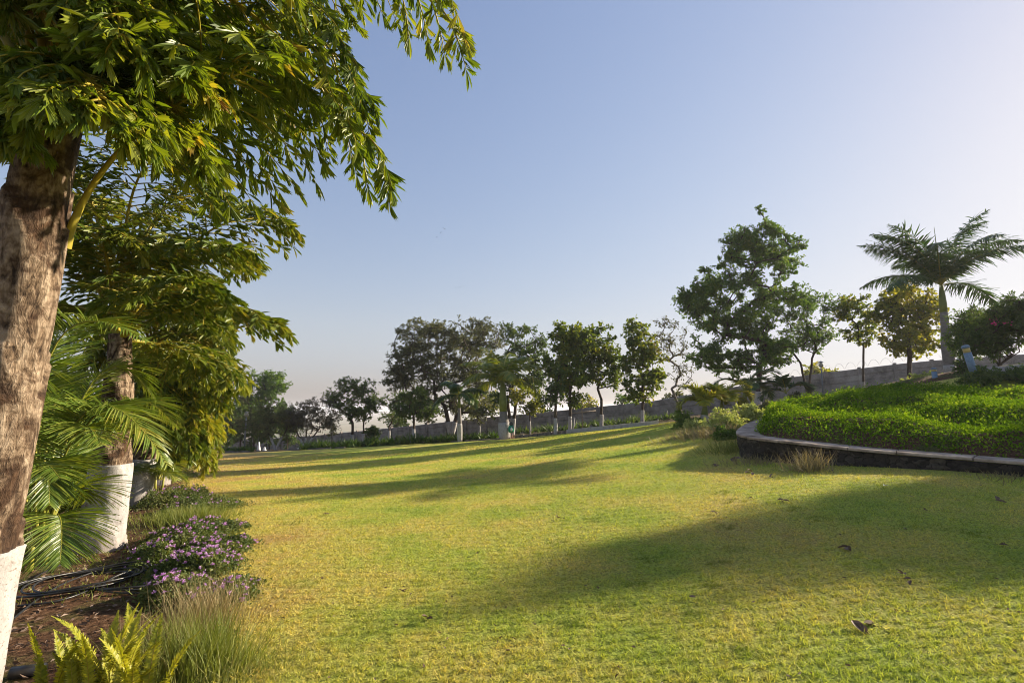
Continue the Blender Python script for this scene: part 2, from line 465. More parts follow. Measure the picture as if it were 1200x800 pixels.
M['lf_strap'] = leafmat('leaf_strappy', [(0, (.03, .075, .012)), (.6, (.08, .15, .02)), (1, (.18, .24, .04))], .3, .4, (1.3, 1.2, .4), 1.0)
M['fern'] = leafmat('fern_leaf', [(0, (.16, .20, .02)), (.5, (.34, .35, .03)), (1, (.52, .48, .05))], .42, .45, (1.2, 1.1, .3), 3)
M['dry'] = leafmat('dry_grass', [(0, (.13, .12, .045)), (.5, (.28, .23, .10)), (1, (.46, .36, .20))], .3, .6, (1.1, 1, .7), 2)
M['greengrass'] = leafmat('tuft_grass', [(0, (.09, .13, .02)), (.6, (.20, .23, .04)), (1, (.36, .31, .12))], .35, .55, (1.2, 1.2, .5), 2)
M['lantana'] = leafmat('lantana_leaf', [(0, (.04, .075, .022)), (.5, (.11, .15, .035)), (1, (.26, .25, .08))], .3, .55, (1.2, 1.2, .5), 3)
M['flower'] = leafmat('lantana_flower', [(0, (.40, .18, .46)), (.6, (.60, .32, .64)), (1, (.82, .66, .84))], .3, .6, (1.1, .9, 1.1), 6)
M['pink'] = leafmat('oleander_flower', [(0, (.55, .04, .14)), (1, (.75, .10, .25))], .3, .6, (1.1, .8, .9), 6)
M['deadleaf'] = leafmat('fallen_leaf', [(0, (.06, .035, .022)), (.5, (.14, .085, .055)), (1, (.32, .24, .19))], .1, .7, (1, 1, 1), 6)
M['black'] = simple('black_rubber', [(.3, (.010, .010, .011)), (.7, (.028, .028, .03))], 20, .38, 0, spec=.5)
M['metal'] = simple('grey_metal', [(.3, (.13, .14, .15)), (.7, (.2, .21, .22))], 20, .5, 0)
M['blue_metal'] = simple('blue_grey_metal', [(.3, (.11, .17, .24)), (.7, (.19, .27, .35))], 16, .5, .05)
M['lamp_glass'] = simple('amber_glass', [(.3, (.42, .30, .10)), (.7, (.60, .46, .18))], 8, .3, 0)
M['white_glass'] = simple('white_globe', [(.3, (.34, .31, .22)), (.7, (.45, .42, .32))], 8, .3, 0)
M['green_plastic'] = simple('green_plastic', [(.3, (.01, .16, .09)), (.7, (.02, .26, .15))], 8, .4, 0)
M['white_plain'] = simple('white_plain', [(.3, (.62, .63, .62)), (.7, (.8, .8, .79))], 12, .6, .1)
M['rust'] = simple('rusty_post', [(.3, (.20, .10, .06)), (.7, (.38, .22, .15))], 12, .8, .2)
M['wood'] = simple('bare_wood', [(.3, (.22, .17, .13)), (.7, (.42, .35, .29))], 20, .8, .2)
M['pinkwall'] = simple('pink_plaster', [(.3, (.42, .29, .24)), (.7, (.58, .43, .36))], 3, .9, .1)
m, t, o = newmat('rubble_stone'); M['rock'] = m
v = coords(t, 'Object', (1, 1, 1.5))
n1 = noiset(t, 14, 6, .65, v)
nd_ = N(t, 'ShaderNodeTexNoise', Scale=6.0, Detail=3.0); t.links.new(v, nd_.inputs['Vector'])
dv_ = N(t, 'ShaderNodeVectorMath', operation='MULTIPLY_ADD'); t.links.new(nd_.outputs['Color'], dv_.inputs[0]); dv_.inputs[1].default_value = (.22, .22, .22); t.links.new(v, dv_.inputs[2]); v = dv_.outputs[0]
vd = N(t, 'ShaderNodeTexVoronoi', Scale=8.0); vd.feature = 'DISTANCE_TO_EDGE'; t.links.new(v, vd.inputs['Vector'])
vc = N(t, 'ShaderNodeTexVoronoi', Scale=8.0); t.links.new(v, vc.inputs['Vector'])
sv = t.nodes.new('ShaderNodeSeparateColor'); t.links.new(vc.outputs['Color'], sv.inputs[0])
c = ramp(t, sv.outputs[0], [(0, (.022, .019, .017)), (.6, (.045, .039, .034)), (1, (.085, .074, .064))])
c = mixc(t, .8, c, ramp(t, n1, [(.35, (.45, .42, .4)), (.65, (1.3, 1.25, 1.2))]), 'MULTIPLY')
ed = ramp(t, vd.outputs['Distance'], [(.0, (0, 0, 0)), (.05, (1, 1, 1))])
c = mixc(t, 1.0, c, ramp(t, vd.outputs['Distance'], [(.0, (.25, .24, .22)), (.06, (1, 1, 1))]), 'MULTIPLY')
p = N(t, 'ShaderNodeBsdfPrincipled', Roughness=.92); p.inputs['Specular IOR Level'].default_value = .2
t.links.new(c, p.inputs['Base Color']); t.links.new(bumpn(t, ed, .9, .05), p.inputs['Normal']); t.links.new(p.outputs[0], o.inputs[0])
M['cap'] = simple('cap_stone', [(.34, (.17, .125, .09)), (.5, (.33, .25, .19)), (.66, (.47, .37, .29))], 4, .85, .4, .01)
m, t, o = newmat('precast_concrete'); M['concrete'] = m
v = coords(t)
n1 = noiset(t, 1.1, 6, .7, v); n2 = noiset(t, 18, 5, .6, v)
c = ramp(t, n1, [(.32, (.12, .103, .09)), (.5, (.29, .25, .22)), (.68, (.42, .37, .33))])
c = mixc(t, .4, c, ramp(t, n2, [(.3, (.6, .6, .6)), (.7, (1.2, 1.2, 1.2))]), 'MULTIPLY')
p = N(t, 'ShaderNodeBsdfPrincipled', Roughness=.92); t.links.new(c, p.inputs['Base Color'])
t.links.new(bumpn(t, n2, .3, .01), p.inputs['Normal']); t.links.new(p.outputs[0], o.inputs[0])

# ------------------------------------------------------------------ ground, lawn
def spaced(lo, hi, step, far):
    a = list(np.arange(lo, hi + 1e-6, step))
    s = step
    while a[-1] < far: s *= 1.25; a.append(a[-1] + s)
    s = step
    while a[0] > -far: s *= 1.25; a.insert(0, a[0] - s)
    return np.array(a)
xs = spaced(-40, 40, .5, 24000); ys = spaced(-10, 70, .5, 24000)
X, Y = np.meshgrid(xs, ys)
Z = Hn(X, Y)
nx, ny = len(xs), len(ys)
I = np.arange(nx * ny).reshape(ny, nx)
fq = np.stack([I[:-1, :-1], I[:-1, 1:], I[1:, 1:], I[1:, :-1]], -1).reshape(-1, 4)
mb = MB(); mb.add(np.stack([X, Y, Z], -1).reshape(-1, 3), fq, 0, True)
tag(mb.build('ground', M['soil']), 'brown soil and leaf litter around the lawn', kind='structure')

_lb = [ground_at(*q) for q in ((290, 799), (268, 700), (246, 640), (228, 590), (214, 556), (212, 538))]
LBY = [-6] + [p.y for p in _lb] + [60]
LBX = [_lb[0].x + .1] + [p.x for p in _lb] + [_lb[-1].x - 14]
def lawn_left(y):
    return np.interp(y, LBY, LBX)
edge = [gp(*q) for q in ((205, 532, 38.5), (235, 531, 38), (300, 530, 37), (370, 527, 36), (480, 521, 34), (592, 516, 32), (665, 508, 31), (770, 498, 30), (830, 490, 29), (1000, 470, 28))]
EX = [p.x for p in edge]; EY = [p.y for p in edge]
nt_, ns_ = 260, 200
tt = np.linspace(0, 1, nt_) ** 1.4
ss = np.linspace(0, 1, ns_)
LX = np.zeros((nt_, ns_)); LY = np.zeros((nt_, ns_))
for i, t_ in enumerate(tt):
    # iterate: far edge depends on x
    y = np.full(ns_, -6 + t_ * 42)
    for _ in range(12):
        L = lawn_left(y)
        x = L + (np.interp(y, [12, 18, 24, 34], [16, 8.2, 8.2, 9.4]) - L) * ss
        y = -6 + t_ * (np.interp(x, EX, EY) + 6)
    LX[i] = x + np.where(ss == 0, NP.normal(0, .03), 0); LY[i] = y
LZ = Hn(LX, LY) + .03
I = np.arange(nt_ * ns_).reshape(nt_, ns_)
fq = np.stack([I[:-1, :-1], I[:-1, 1:], I[1:, 1:], I[1:, :-1]], -1).reshape(-1, 4)
mb = MB(); mb.add(np.stack([LX, LY, LZ], -1).reshape(-1, 3), fq, 0, True)
tag(mb.build('lawn', M['turf']), 'wide sunlit mown lawn, yellow green with brown wear', kind='structure')

# turf blades near the camera
PATCH = [ground_at(px, py) for px, py in ((848, 580), (857, 590), (851, 622), (862, 648), (840, 664), (834, 692), (812, 726), (866, 768), (930, 600), (960, 612), (1000, 614), (1060, 622), (1100, 624), (1140, 630),
                                          (355, 688), (343, 616), (760, 660), (745, 690), (730, 715), (672, 738), (655, 640), (700, 612))]
nb = 900000
d = 2.3 + (NP.random(nb) ** 1.95) * 27
x = (NP.random(nb) * 2 - 1) * (d * 1.04 + .4)
L = lawn_left(d)
cl_ = NP.random(nb) < .62                       # most blades stand in small clumps
q_ = .055 * (1 + d * .12)
jx_ = np.sin(np.floor(x / q_) * 12.9898 + np.floor(d / q_) * 78.233) * 43758.5453; jx_ -= np.floor(jx_)
jy_ = np.sin(np.floor(x / q_) * 39.346 + np.floor(d / q_) * 11.135) * 24634.6345; jy_ -= np.floor(jy_)
x = np.where(cl_, (np.floor(x / q_) + .15 + .7 * jx_) * q_ + NP.normal(0, .22, nb) * q_, x)
d = np.where(cl_, (np.floor(d / q_) + .15 + .7 * jy_) * q_ + NP.normal(0, .22, nb) * q_, d)
keep = (x > L - .15 + NP.normal(0, .12, nb)) & (x < 13)
bedl = np.interp(d, [0, 7.4, 8.4, 10, 11.5, 13, 16, 30], [99, 7.1, 6.4, 5.2, 5.0, 6.3, 8, 99])
keep &= ~((x > bedl) & (d > 5.5))
keep &= d < np.interp(x, EX, EY) - .3
keep &= x < np.interp(d, [12, 18, 24, 34], [13, 8.1, 8.1, 9.3])
x, d = x[keep], d[keep]
tuft = NP.random((9000, 2)); 
z = Hn(x, d) + .028
n = len(x)
lean = NP.normal(0, .75, (n, 2))
Yd = np.stack([lean[:, 0], lean[:, 1], np.ones(n) * .75], 1)
green = np.zeros(n)
for p in PATCH:
    r = .05 + .014 * p.y
    q = ((x - p.x) / (r * 1.1)) ** 2 + ((d - p.y) / r) ** 2 + NP.normal(0, .25, n)
    green = np.maximum(green, np.clip(1.3 - q, 0, 1) * .6)
LEN = NP.uniform(.010, .040, n) * (.7 + .6 * (NP.random(n) < .3)) * (1 + green * .4) * (1 + d * .03)
tri = (np.array([[-.5, 0, 0], [.5, 0, 0], [0, 1, -.15]]), np.array([[0, 1, 2]]))
mb = MB(); leaves(mb, np.stack([x, d, z], 1), Yd, LEN, .0035 + d * .0006, tri, col=green)
tag(mb.build('grass', M['blade'], attr='green'), 'short dry turf grass covering the lawn', 'grass', kind='stuff')

# ------------------------------------------------------------------ precast boundary wall
wp = [(230, 519.0, None), (370, 510, 57), (425, 504.5, None), (483, 498.7, 52), (560, 490, None), (620, 484.5, 47), (695, 477, None), (760, 470.6, 43), (850, 455, None), (930, 441.5, 38.5), (1000, 432.5, None), (1060, 425.5, 36), (1110, 421, None), (1200, 415, 32.4)]
wx, wz = [], []
for px, py, _ in wp:
    rx, rz = ray(px, py)
    yy = 47.9 / (1 + .425 * rx)
    wx.append(rx * yy); wz.append(CAMZ + rz * yy)
wall = empty('boundary_wall', (0, wall_y(0), H(0, wall_y(0))), 'long grey precast concrete boundary wall behind the trees', 'wall')
wo_ = Vector(wall.location)
def topz(x): return float(np.interp(x, wx, wz))
ux, uy = 1 / math.hypot(1, .425), -.425 / math.hypot(1, .425)
nxw, nyw = -uy, ux       # away from camera
bay = 2.15 * ux
bx_ = -46.0
k = 0
posts = []
while bx_ < 38:
    posts.append(bx_); bx_ += bay
for i, x0 in enumerate(posts):
    y0 = wall_y(x0)
    zt = topz(x0) - wo_.z; zb = H(x0, y0) - .5 - wo_.z
    mb = MB()
    box(mb, (x0, y0 - wo_.y, (zt + .10 + zb) / 2), (.17, .26, zt + .10 - zb), 0, math.atan2(uy, ux))
    mb.build('post', M['concrete'], wall)
    if i + 1 < len(posts):
        x1 = posts[i + 1]; y1 = wall_y(x1)
        zt0 = topz((x0 + x1) / 2) - wo_.z
        zs = topz(x1) - topz(x0)
        mb = MB()
        for r in range(5):
            hgt = .45
            za = zt0 - r * hgt; zc = za - hgt
            a = (x0 + .075 * ux, y0 + .075 * uy); b = (x1 - .075 * ux, y1 - .075 * uy)
            off = .005 * ((i * 7 + r * 3) % 5)
            sa = -zs / 2 * .92; sb = zs / 2 * .92
            V = []
            for (qx, qy, s_) in ((a[0], a[1], sa), (b[0], b[1], sb)):
                for nn in (-.03 - off, .03):
                    for zz, ch in ((za, .05), (za - .035, 0), (zc + .03, 0), (zc, .05)):
                        sh = ch if nn < 0 else 0
                        V.append((qx + nxw * (nn + sh), qy + nyw * (nn + sh) - wo_.y, zz + s_))
            fs = []
            for j in range(3):
                fs.append((j, j + 1, 8 + j + 1, 8 + j)); fs.append((4 + j + 1, 4 + j, 12 + j, 12 + j + 1))
            fs += [(0, 8, 12, 4), (7, 15, 11, 3), (0, 4, 5, 1), (1, 5, 6, 2), (2, 6, 7, 3), (8, 9, 13, 12), (9, 10, 14, 13), (10, 11, 15, 14)]
            mb.add(V, fs)
        mb.build('panel', M['concrete'], wall)
# plinth strip of dark rubble below the panels
mb = MB()
for i in range(len(posts) - 1):
    x0, x1 = posts[i], posts[i + 1]
    xm = (x0 + x1) / 2; zt = topz(xm) - 2.18 - wo_.z
    zb = H(xm, wall_y(xm)) - .8 - wo_.z
    if zt > zb + .1:
        box(mb, (xm, wall_y(xm) - wo_.y, (zt + zb) / 2), (2.16, .3, zt - zb), 0, math.atan2(uy, ux))
if mb.n: mb.build('plinth', M['rock'], wall)
# razor wire coil on arms
mb = MB()
pts = []
x0 = 14.0
while x0 < 36:
    a = (x0 - 14) * 9.5
    yy = wall_y(x0)
    pts.append((x0 + .10 * math.cos(a) * .6, yy + .2 * math.cos(a) - wo_.y, topz(x0) + .32 + .22 * math.sin(a) - wo_.z))
    x0 += .085
tube(mb, pts, [.0085] * len(pts), 3, cap=False)
mb.build('razor_wire', M['metal'], wall)

# ------------------------------------------------------------------ kerbs and edging
def strip_box(mb, pts, wid, hgt, sink=.1, mat=0, rough=0):
    for a, b in zip(pts[:-1], pts[1:]):
        v = Vector((b[0] - a[0], b[1] - a[1], 0)); L_ = v.length; v.normalize(); n_ = Vector((-v.y, v.x, 0)) * wid / 2
        V = []
        for p in (a, b):
            for s in (-1, 1):
                for z_ in (-sink, hgt):
                    jj = rough * rnd.uniform(-1, 1)
                    V.append((p[0] + n_.x * s, p[1] + n_.y * s, p[2] + z_ + jj))
        mb.add(V, [(0, 1, 3, 2), (4, 6, 7, 5), (1, 5, 7, 3), (0, 4, 5, 1), (2, 3, 7, 6), (0, 2, 6, 4)], mat)
def gline(pix, n):
    P = [gp(*q) for q in pix]
    out = []
    for i in range(n):
        t = i / (n - 1) * (len(P) - 1); k = min(int(t), len(P) - 2); f = t - k
        q = P[k].lerp(P[k + 1], f); q.z = H(q.x, q.y); out.append(q)
    return out
mb = MB(); strip_box(mb, gline([(664, 508, 31), (720, 503, 30.5), (772, 498, 30)], 14), .22, .26, .2, 0, .008)
tag(mb.build('kerb', M['paint']), 'whitewashed straight kerb at the far right edge of the lawn', 'kerb')
mb = MB()
L_ = gline([(604, 512, 32), (664, 508, 31)], 12)
for i in range(11):
    a = L_[i].copy(); b = L_[i + 1].copy(); b = a.lerp(b, .86); strip_box(mb, [a, b], .2, .2 + rnd.uniform(-.03, .05), .2)
tag(mb.build('stone_edging', M['bark_grey']), 'grey broken stone edging between the royal palm and the white kerb', 'edging')
mb = MB()
for (p0, p1) in (((202, 531, 39), (255, 530, 38.6)), ((262, 530.5, 38.4), (292, 530, 38)), ((300, 529.5, 37.6), (352, 528, 37)), ((362, 527.5, 36.6), (387, 526.5, 36.2)),
                 ((393, 526, 36), (404, 525.6, 35.8)), ((529, 519, 33.4), (541, 518.4, 33.2)), ((545, 518.2, 33.1), (588, 516, 32.4))):
    strip_box(mb, gline([p0, p1], 4), .22, .10, .2, 0, .02)
tag(mb.build('low_kerb', M['bark_grey']), 'weathered pale kerb stones along the far left lawn edge', 'kerb')
mb = MB(); strip_box(mb, gline([(350, 521, 43), (450, 517, 41), (560, 512, 39)], 16), .4, .12, .2, 0, .01)
tag(mb.build('planting_kerb', M['white_plain']), 'pale kerb behind the strap leaved plants below the wall', 'kerb')

# ------------------------------------------------------------------ raised bed
tipA = [at(894, 490, 15.8), at(880, 494, 14.2), at(868, 500, 12.6), at(862.5, 506, 11.5), at(868, 510, 10.9), at(885, 512.5, 10.5), at(920, 516.5, 9.9), at(1000, 525, 9.0), at(1083, 532, 8.35), at(1140, 536.5, 7.95), at(1200, 541, 7.5), at(1270, 546, 7.0), at(1380, 556, 6.3)]
tipA = [at(925, 484, 17.6)] + tipA
tipA = [at(975, 477, 19.2)] + tipA
def resample(P, step):
    # catmull-rom then resample
    out = []
    for i in range(len(P) - 1):
        p0 = P[max(i - 1, 0)]; p1 = P[i]; p2 = P[i + 1]; p3 = P[min(i + 2, len(P) - 1)]
        for k in range(12):
            t = k / 12
            out.append(.5 * ((2 * p1) + (p2 - p0) * t + (2 * p0 - 5 * p1 + 4 * p2 - p3) * t * t + (3 * p1 - p0 - 3 * p2 + p3) * t ** 3))
    out.append(P[-1])
    res = [out[0]]; acc = 0
    for a, b in zip(out[:-1], out[1:]):
        acc += (b - a).length
        if acc >= step: res.append(b); acc = 0
    return res
outer = resample(tipA, .16)
def inward(P, w):
    Q = []
    for i in range(len(P)):
        t = (P[min(i + 1, len(P) - 1)] - P[max(i - 1, 0)]); t.z = 0; t.normalize()
        Q.append(P[i] + Vector((-t.y, t.x, 0)) * w)
    return Q
bed = empty('raised_bed', outer[len(outer) // 2] * 1, 'curved rubble stone retaining wall with flat capstones around the green bed', 'planter wall')
bo = Vector(bed.location)
def loc(o, p): return (p[0] - o[0], p[1] - o[1], p[2] - o[2])
wl_o = inward(outer, .05); wl_i = inward(outer, .40)
mb = MB()
V = []; fs = []
rows = 9
for i, p in enumerate(wl_o):
    zt = p.z - .05; zb = H(p.x, p.y) - .15
    for r in range(rows):
        z_ = zb + (zt - zb) * r / (rows - 1)
        nz = noise.noise(Vector((p.x * 3.3, p.y * 3.3, z_ * 4))) * .05 + abs(noise.noise(Vector((p.x * 7, p.y * 7, z_ * 9)))) * .05
        q = p.lerp(wl_i[i], -nz / .35)
        V.append(loc(bo, (q.x, q.y, z_)))
for i in range(len(wl_o) - 1):
    for r in range(rows - 1):
        a = i * rows + r; fs.append((a, a + rows, a + rows + 1, a + 1))
mb.add(V, fs, 0, False)
mb.build('stone_wall', M['rock'], bed)
ci = inward(outer, .46)
i = 0; 
while i < len(outer) - 3:
    n_ = rnd.randint(4, 6); j = min(i + n_, len(outer) - 1)
    mb = MB(); V = []
    for k in range(i, j + 1):
        a, b = outer[k].copy(), ci[k].copy()
        if k == i: a = a.lerp(outer[k + 1], .05); b = b.lerp(ci[k + 1], .05)
        if k == j: a = a.lerp(outer[k - 1], .05); b = b.lerp(ci[k - 1], .05)
        dz = .005 * ((i * 13) % 3 - 1)
        for p, z_ in ((a, -.042), (a, -.006), (a.lerp(b, .02), 0), (b.lerp(a, .02), .012), (b, 0), (b, -.05)):
            V.append(loc(bo, (p.x, p.y, p.z + z_ + dz)))
    m_ = j - i + 1; fs = []
    for k in range(m_ - 1):
        for r in range(6):
            a = k * 6 + r; b = k * 6 + (r + 1) % 6; fs.append((a, b, b + 6, a + 6))
    fs += [(5, 4, 3, 2, 1, 0), tuple(range((m_ - 1) * 6, m_ * 6))]
    mb.add(V, fs); mb.build('capstone', M['cap'], bed)
    i = j
# bed surface: from inner cap edge up to the ridge
ridge_px = [(985, 470, 19.5), (935, 476, 17.6), (900, 483, 16), (905, 480, 15.6), (915, 474, 15.2), (930, 468, 15), (955, 464, 15), (985, 460, 15), (1010, 454, 15), (1040, 449, 15), (1070, 447, 14.5), (1110, 449, 14), (1150, 453, 13), (1200, 455, 12), (1290, 456, 11), (1400, 456, 10)]
ridge = resample([at(q[0], q[1] + 8, q[2]) for q in ridge_px], .2)
inner = inward(outer, .42)
def param(P, t):
    k = t * (len(P) - 1); i = min(int(k), len(P) - 2); return P[i].lerp(P[i + 1], k - i)
def mound(s, t):
    a = param(inner, s); b = param(ridge, s)
    p = a.lerp(b, t)
    h = .24 * (1 - math.exp(-t * 14)) - .04
    z_ = a.z + h + (b.z - a.z - .22) * (t ** .85)
    rid = .11 * math.sin(t * 15 + 2.5 * noise.noise(Vector((p.x * .5, p.y * .5, 0)))) * min(1, t * 5)
    lump = .10 * noise.noise(Vector((p.x * 1.6, p.y * 1.6, 3))) + .05 * noise.noise(Vector((p.x * 4, p.y * 4, 8)))
    return Vector((p.x, p.y, z_ + (rid + lump) * min(1, t * 8)))
GS, GT = 150, 50
V = []; fs = []
MP = [[mound(i / GS, j / GT) for j in range(GT + 1)] for i in range(GS + 1)]
for i in range(GS + 1):
    for j in range(GT + 1): V.append(loc((0, 0, 0), MP[i][j]))
# back skirt
for i in range(GS + 1):
    p = MP[i][GT]; V.append((p.x + .2, p.y + .6, p.z - .9))
base_i = (GS + 1) * (GT + 1)
for i in range(GS):
    for j in range(GT):
        a = i * (GT + 1) + j; b = a + GT + 1
        fs.append((a, a + 1, b + 1, b))
    a = i * (GT + 1) + GT; fs.append((a, base_i + i, base_i + i + 1, a + GT + 1))
mb = MB(); mb.add(V, fs, 0, True)
tag(mb.build('bed_soil', M['soil']), 'soil mound under the green ground cover', kind='structure')
nl = 150000
s_ = NP.random(nl); t_ = NP.random(nl) ** .8
A = np.array([[list(MP[i][j]) for j in range(GT + 1)] for i in range(GS + 1)])
ii = s_ * GS; jj = t_ * GT; i0 = np.minimum(ii.astype(int), GS - 1); j0 = np.minimum(jj.astype(int), GT - 1); fi = (ii - i0)[:, None]; fj = (jj - j0)[:, None]
P_ = A[i0, j0] * (1 - fi) * (1 - fj) + A[i0 + 1, j0] * fi * (1 - fj) + A[i0, j0 + 1] * (1 - fi) * fj + A[i0 + 1, j0 + 1] * fi * fj
P_[:, 2] += NP.random(nl) ** 1.5 * .10 * (1 + 1.2 * (NP.random(nl) < .12))
P_[:, :2] += NP.normal(0, .03, (nl, 2))
Yd = NP.normal(size=(nl, 3)) * .6 + np.array([-.1, -.1, .55])
mb = MB(); leaves(mb, P_, Yd, NP.uniform(.035, .07, nl), NP.uniform(.02, .038, nl), T_DIAMOND)
tag(mb.build('ground_cover', M['lf_bed']), 'bright green low leafy ground cover filling the raised bed', 'ground cover', kind='stuff')

# ------------------------------------------------------------------ broadleaf trees
def grow(rs, base, trunk, clumps):
    """nodes grown from the trunk line to every clump centre; returns nodes,parent,radius weights"""
    nodes = [Vector(p) for p in trunk]; par = [-1] + list(range(len(trunk) - 1)); w = [0.0] * len(nodes)
    fork0 = max(1, int(len(trunk) * .55))
    cl = sorted(clumps, key=lambda c: (c - nodes[-1]).length)
    ends = []
    for c in cl:
        best = None; bd = 1e9
        for k in range(fork0, len(nodes)):
            nd = nodes[k]; dd = (c - nd).length + .25 * max(0, nd.z - c.z) * 2
            if dd < bd: bd = dd; best = k
        a = nodes[best]; n_ = max(2, int((c - a).length / .45))
        side = Vector((rs.uniform(-1, 1), rs.uniform(-1, 1), rs.uniform(0, .8))) * (c - a).length * .14
        prev = best
        for q in range(1, n_ + 1):
            t = q / n_
            pnt = a.lerp(c, t) + side * math.sin(math.pi * t) + Vector((rs.uniform(-1, 1), rs.uniform(-1, 1), rs.uniform(-1, 1))) * .04
            nodes.append(pnt); par.append(prev); w.append(0); prev = len(nodes) - 1
        ends.append(prev); w[prev] += 1
    for k in range(len(nodes) - 1, 0, -1): w[par[k]] += w[k]
    return nodes, par, w

def tree(name, label, cat, base, ells, leafm, barkm='bark', nclump=26, cr=.55, lpc=90, leaf=(.16, .09), trunk_r=.13, forks=None, paint=1.0, lean=0, seed=1,
         tpl=T_OVAL, group='trees in front of the boundary wall', fork_py=None, paint_r=1.12, twigs=True, droop=.2, hollow=.0, trunks=None, depthf=.9):
    rs = random.Random(seed); R = np.random.default_rng(seed)
    px, py, d = base
    B = gp(px, py, d) if len(base) == 3 else base
    root = empty(name, B, label, cat, group)
    trunk_r *= .66
    if twigs and nclump > 12: nclump = int(nclump * 1.75); cr *= .84; leaf = (leaf[0] * .84, leaf[1] * .84); lpc = int(lpc * .95)
    s = d / F
    clumps = []
    tot = sum(e[2] * e[3] for e in ells)
    for e in ells:
        cnt = max(2, int(round(nclump * e[2] * e[3] / tot)))
        C = at(e[0], e[1], d)
        for _ in range(cnt):
            v = Vector((rs.gauss(0, 1), rs.gauss(0, 1), rs.gauss(0, 1))).normalized() * (rs.random() ** .45 if hollow == 0 else rs.uniform(hollow, 1))
            clumps.append(C + Vector((v.x * max(.1, e[2] * s - cr * .25), v.y * e[2] * s * depthf, v.z * max(.1, e[3] * s - cr * .2))) - B)
    fp = fork_py if fork_py else (py + min(e[1] for e in ells)) / 2
    tops = trunks if trunks else [(px + lean, fp)]
    mb = MB()
    allends = []
    mbp = MB(); painted = False
    if twigs: pass
    for ti, tp in enumerate(tops):
        topv = at(tp[0], tp[1], d) - B
        tr_ = trunk_r * (1 if len(tops) == 1 else .75)
        nseg = 7
        tl = [Vector((0, 0, -.15))] + [Vector((topv.x * (k / nseg) ** 1.15, topv.y * k / nseg, topv.z * k / nseg)) + Vector((rs.uniform(-1, 1), rs.uniform(-1, 1), 0)) * tr_ * .25 for k in range(1, nseg + 1)]
        if ti: tl[0] += Vector((rs.uniform(-.1, .1), rs.uniform(-.1, .1), 0))
        cl = clumps[ti::len(tops)]
        nodes, par, w = grow(rs, None, tl, cl)
        wm = w[0]
        def rad(k):
            base_r = tr_ * max(.05, (w[k] / wm)) ** .5
            return max(.011, base_r * (1.0 if k >= len(tl) else 1.12 - .12 * k / len(tl)))
        tube(mb, tl, [rad(k) * (1.15 if k == 0 else 1) for k in range(len(tl))], 8)
        for k in range(len(tl), len(nodes)):
            r1 = rad(k); r0 = min(rad(par[k]), r1 * 1.35)
            tube(mb, [nodes[par[k]], nodes[k]], [r0, r1], 5, cap=False)
        if paint:
            lp = [p for p in tl if True]
            # resample the trunk line up to paint height
            q = []; 
            for k in range(13):
                zz = -.12 + (paint + .12) * k / 12
                for a, b in zip(tl[:-1], tl[1:]):
                    if a.z <= zz <= b.z + 1e-6:
                        q.append(a.lerp(b, (zz - a.z) / max(1e-6, b.z - a.z))); break
            if len(q) > 2: tube(mbp, q, [rad(0) * paint_r * (1.12 - .1 * k / len(q)) + .012 for k in range(len(q))], 9); painted = True
    mb.build('trunk', M[barkm], root)
    if painted: mbp.build('painted_base', M['paint'], root)
    # foliage
    C = np.array([list(c) for c in clumps])
    n = len(C) * lpc
    ci_ = np.repeat(np.arange(len(C)), lpc)
    csz = R.uniform(.65, 1.25, len(C))
    off = R.normal(size=(n, 3)); off /= np.linalg.norm(off, axis=1, keepdims=True)
    # twig structure: leaves bunch on a few twig axes in every clump
    tw = R.normal(size=(len(C), 7, 3)); tw /= np.linalg.norm(tw, axis=2, keepdims=True)
    tid = R.integers(0, 7, n)
    ax = tw[ci_, tid]
    rr = R.random(n) ** .55
    off = ax * rr[:, None] * 1.05 + off * (.30 * R.random(n)[:, None])
    P = C[ci_] + off * (cr * csz[ci_])[:, None] * np.array([1, 1, .78])
    Yv = off * .8 + R.normal(size=(n, 3)) * .55 + np.array([0, 0, -droop])
    mb = MB()
    Ls = R.uniform(.7, 1.25, n) * leaf[0]
    leaves(mb, P, Yv, Ls, Ls * leaf[1] / leaf[0], tpl, R.normal(size=(n, 3)) * .8 + np.array([0, 0, .8]))
    mb.build('crown', M[leafm], root)
    if twigs:
        mb = MB()
        for i in range(len(C)):
            for q in range(7):
                e = C[i] + tw[i, q] * cr * csz[i] * np.array([1, 1, .78])
                tube(mb, [C[i], (C[i] + e) / 2 + R.normal(size=3) * .03, e], [.010, .007, .004], 3, cap=False)
        mb.build('twigs', M[barkm], root)
    return root

WG = 'trees in front of the boundary wall'
tree('frangipani_tree', 'low frangipani with twin splayed whitewashed trunks at the far left lawn corner', 'tree', (246, 530, 40), [(252, 470, 38, 36), (285, 500, 22, 12), (228, 490, 22, 26)], 'lf_olive', nclump=34, cr=.75, lpc=110, leaf=(.2, .07), trunk_r=.10, seed=3, trunks=[(236, 505), (266, 508)], paint=.9)
tree('evergreen_tree', 'tall pale green tree rising behind the frangipanis at far left', 'tree', (306, 520, 62), [(290, 462, 18, 22), (306, 454, 20, 22), (322, 458, 16, 24), (300, 480, 22, 18), (330, 480, 10, 14)], 'lf_mid', nclump=46, cr=.95, lpc=150, leaf=(.28, .15), trunk_r=.3, seed=4, paint=0, group='trees behind the left end of the lawn')
tree('shade_tree', 'dusty brown green tree partly hidden behind the yellow palm fronds', 'tree', (238, 522, 60), [(246, 452, 26, 26), (262, 480, 22, 26), (225, 470, 20, 30)], 'lf_olive', nclump=36, cr=1.0, lpc=130, leaf=(.3, .16), trunk_r=.3, seed=5, paint=0, group='trees behind the left end of the lawn')
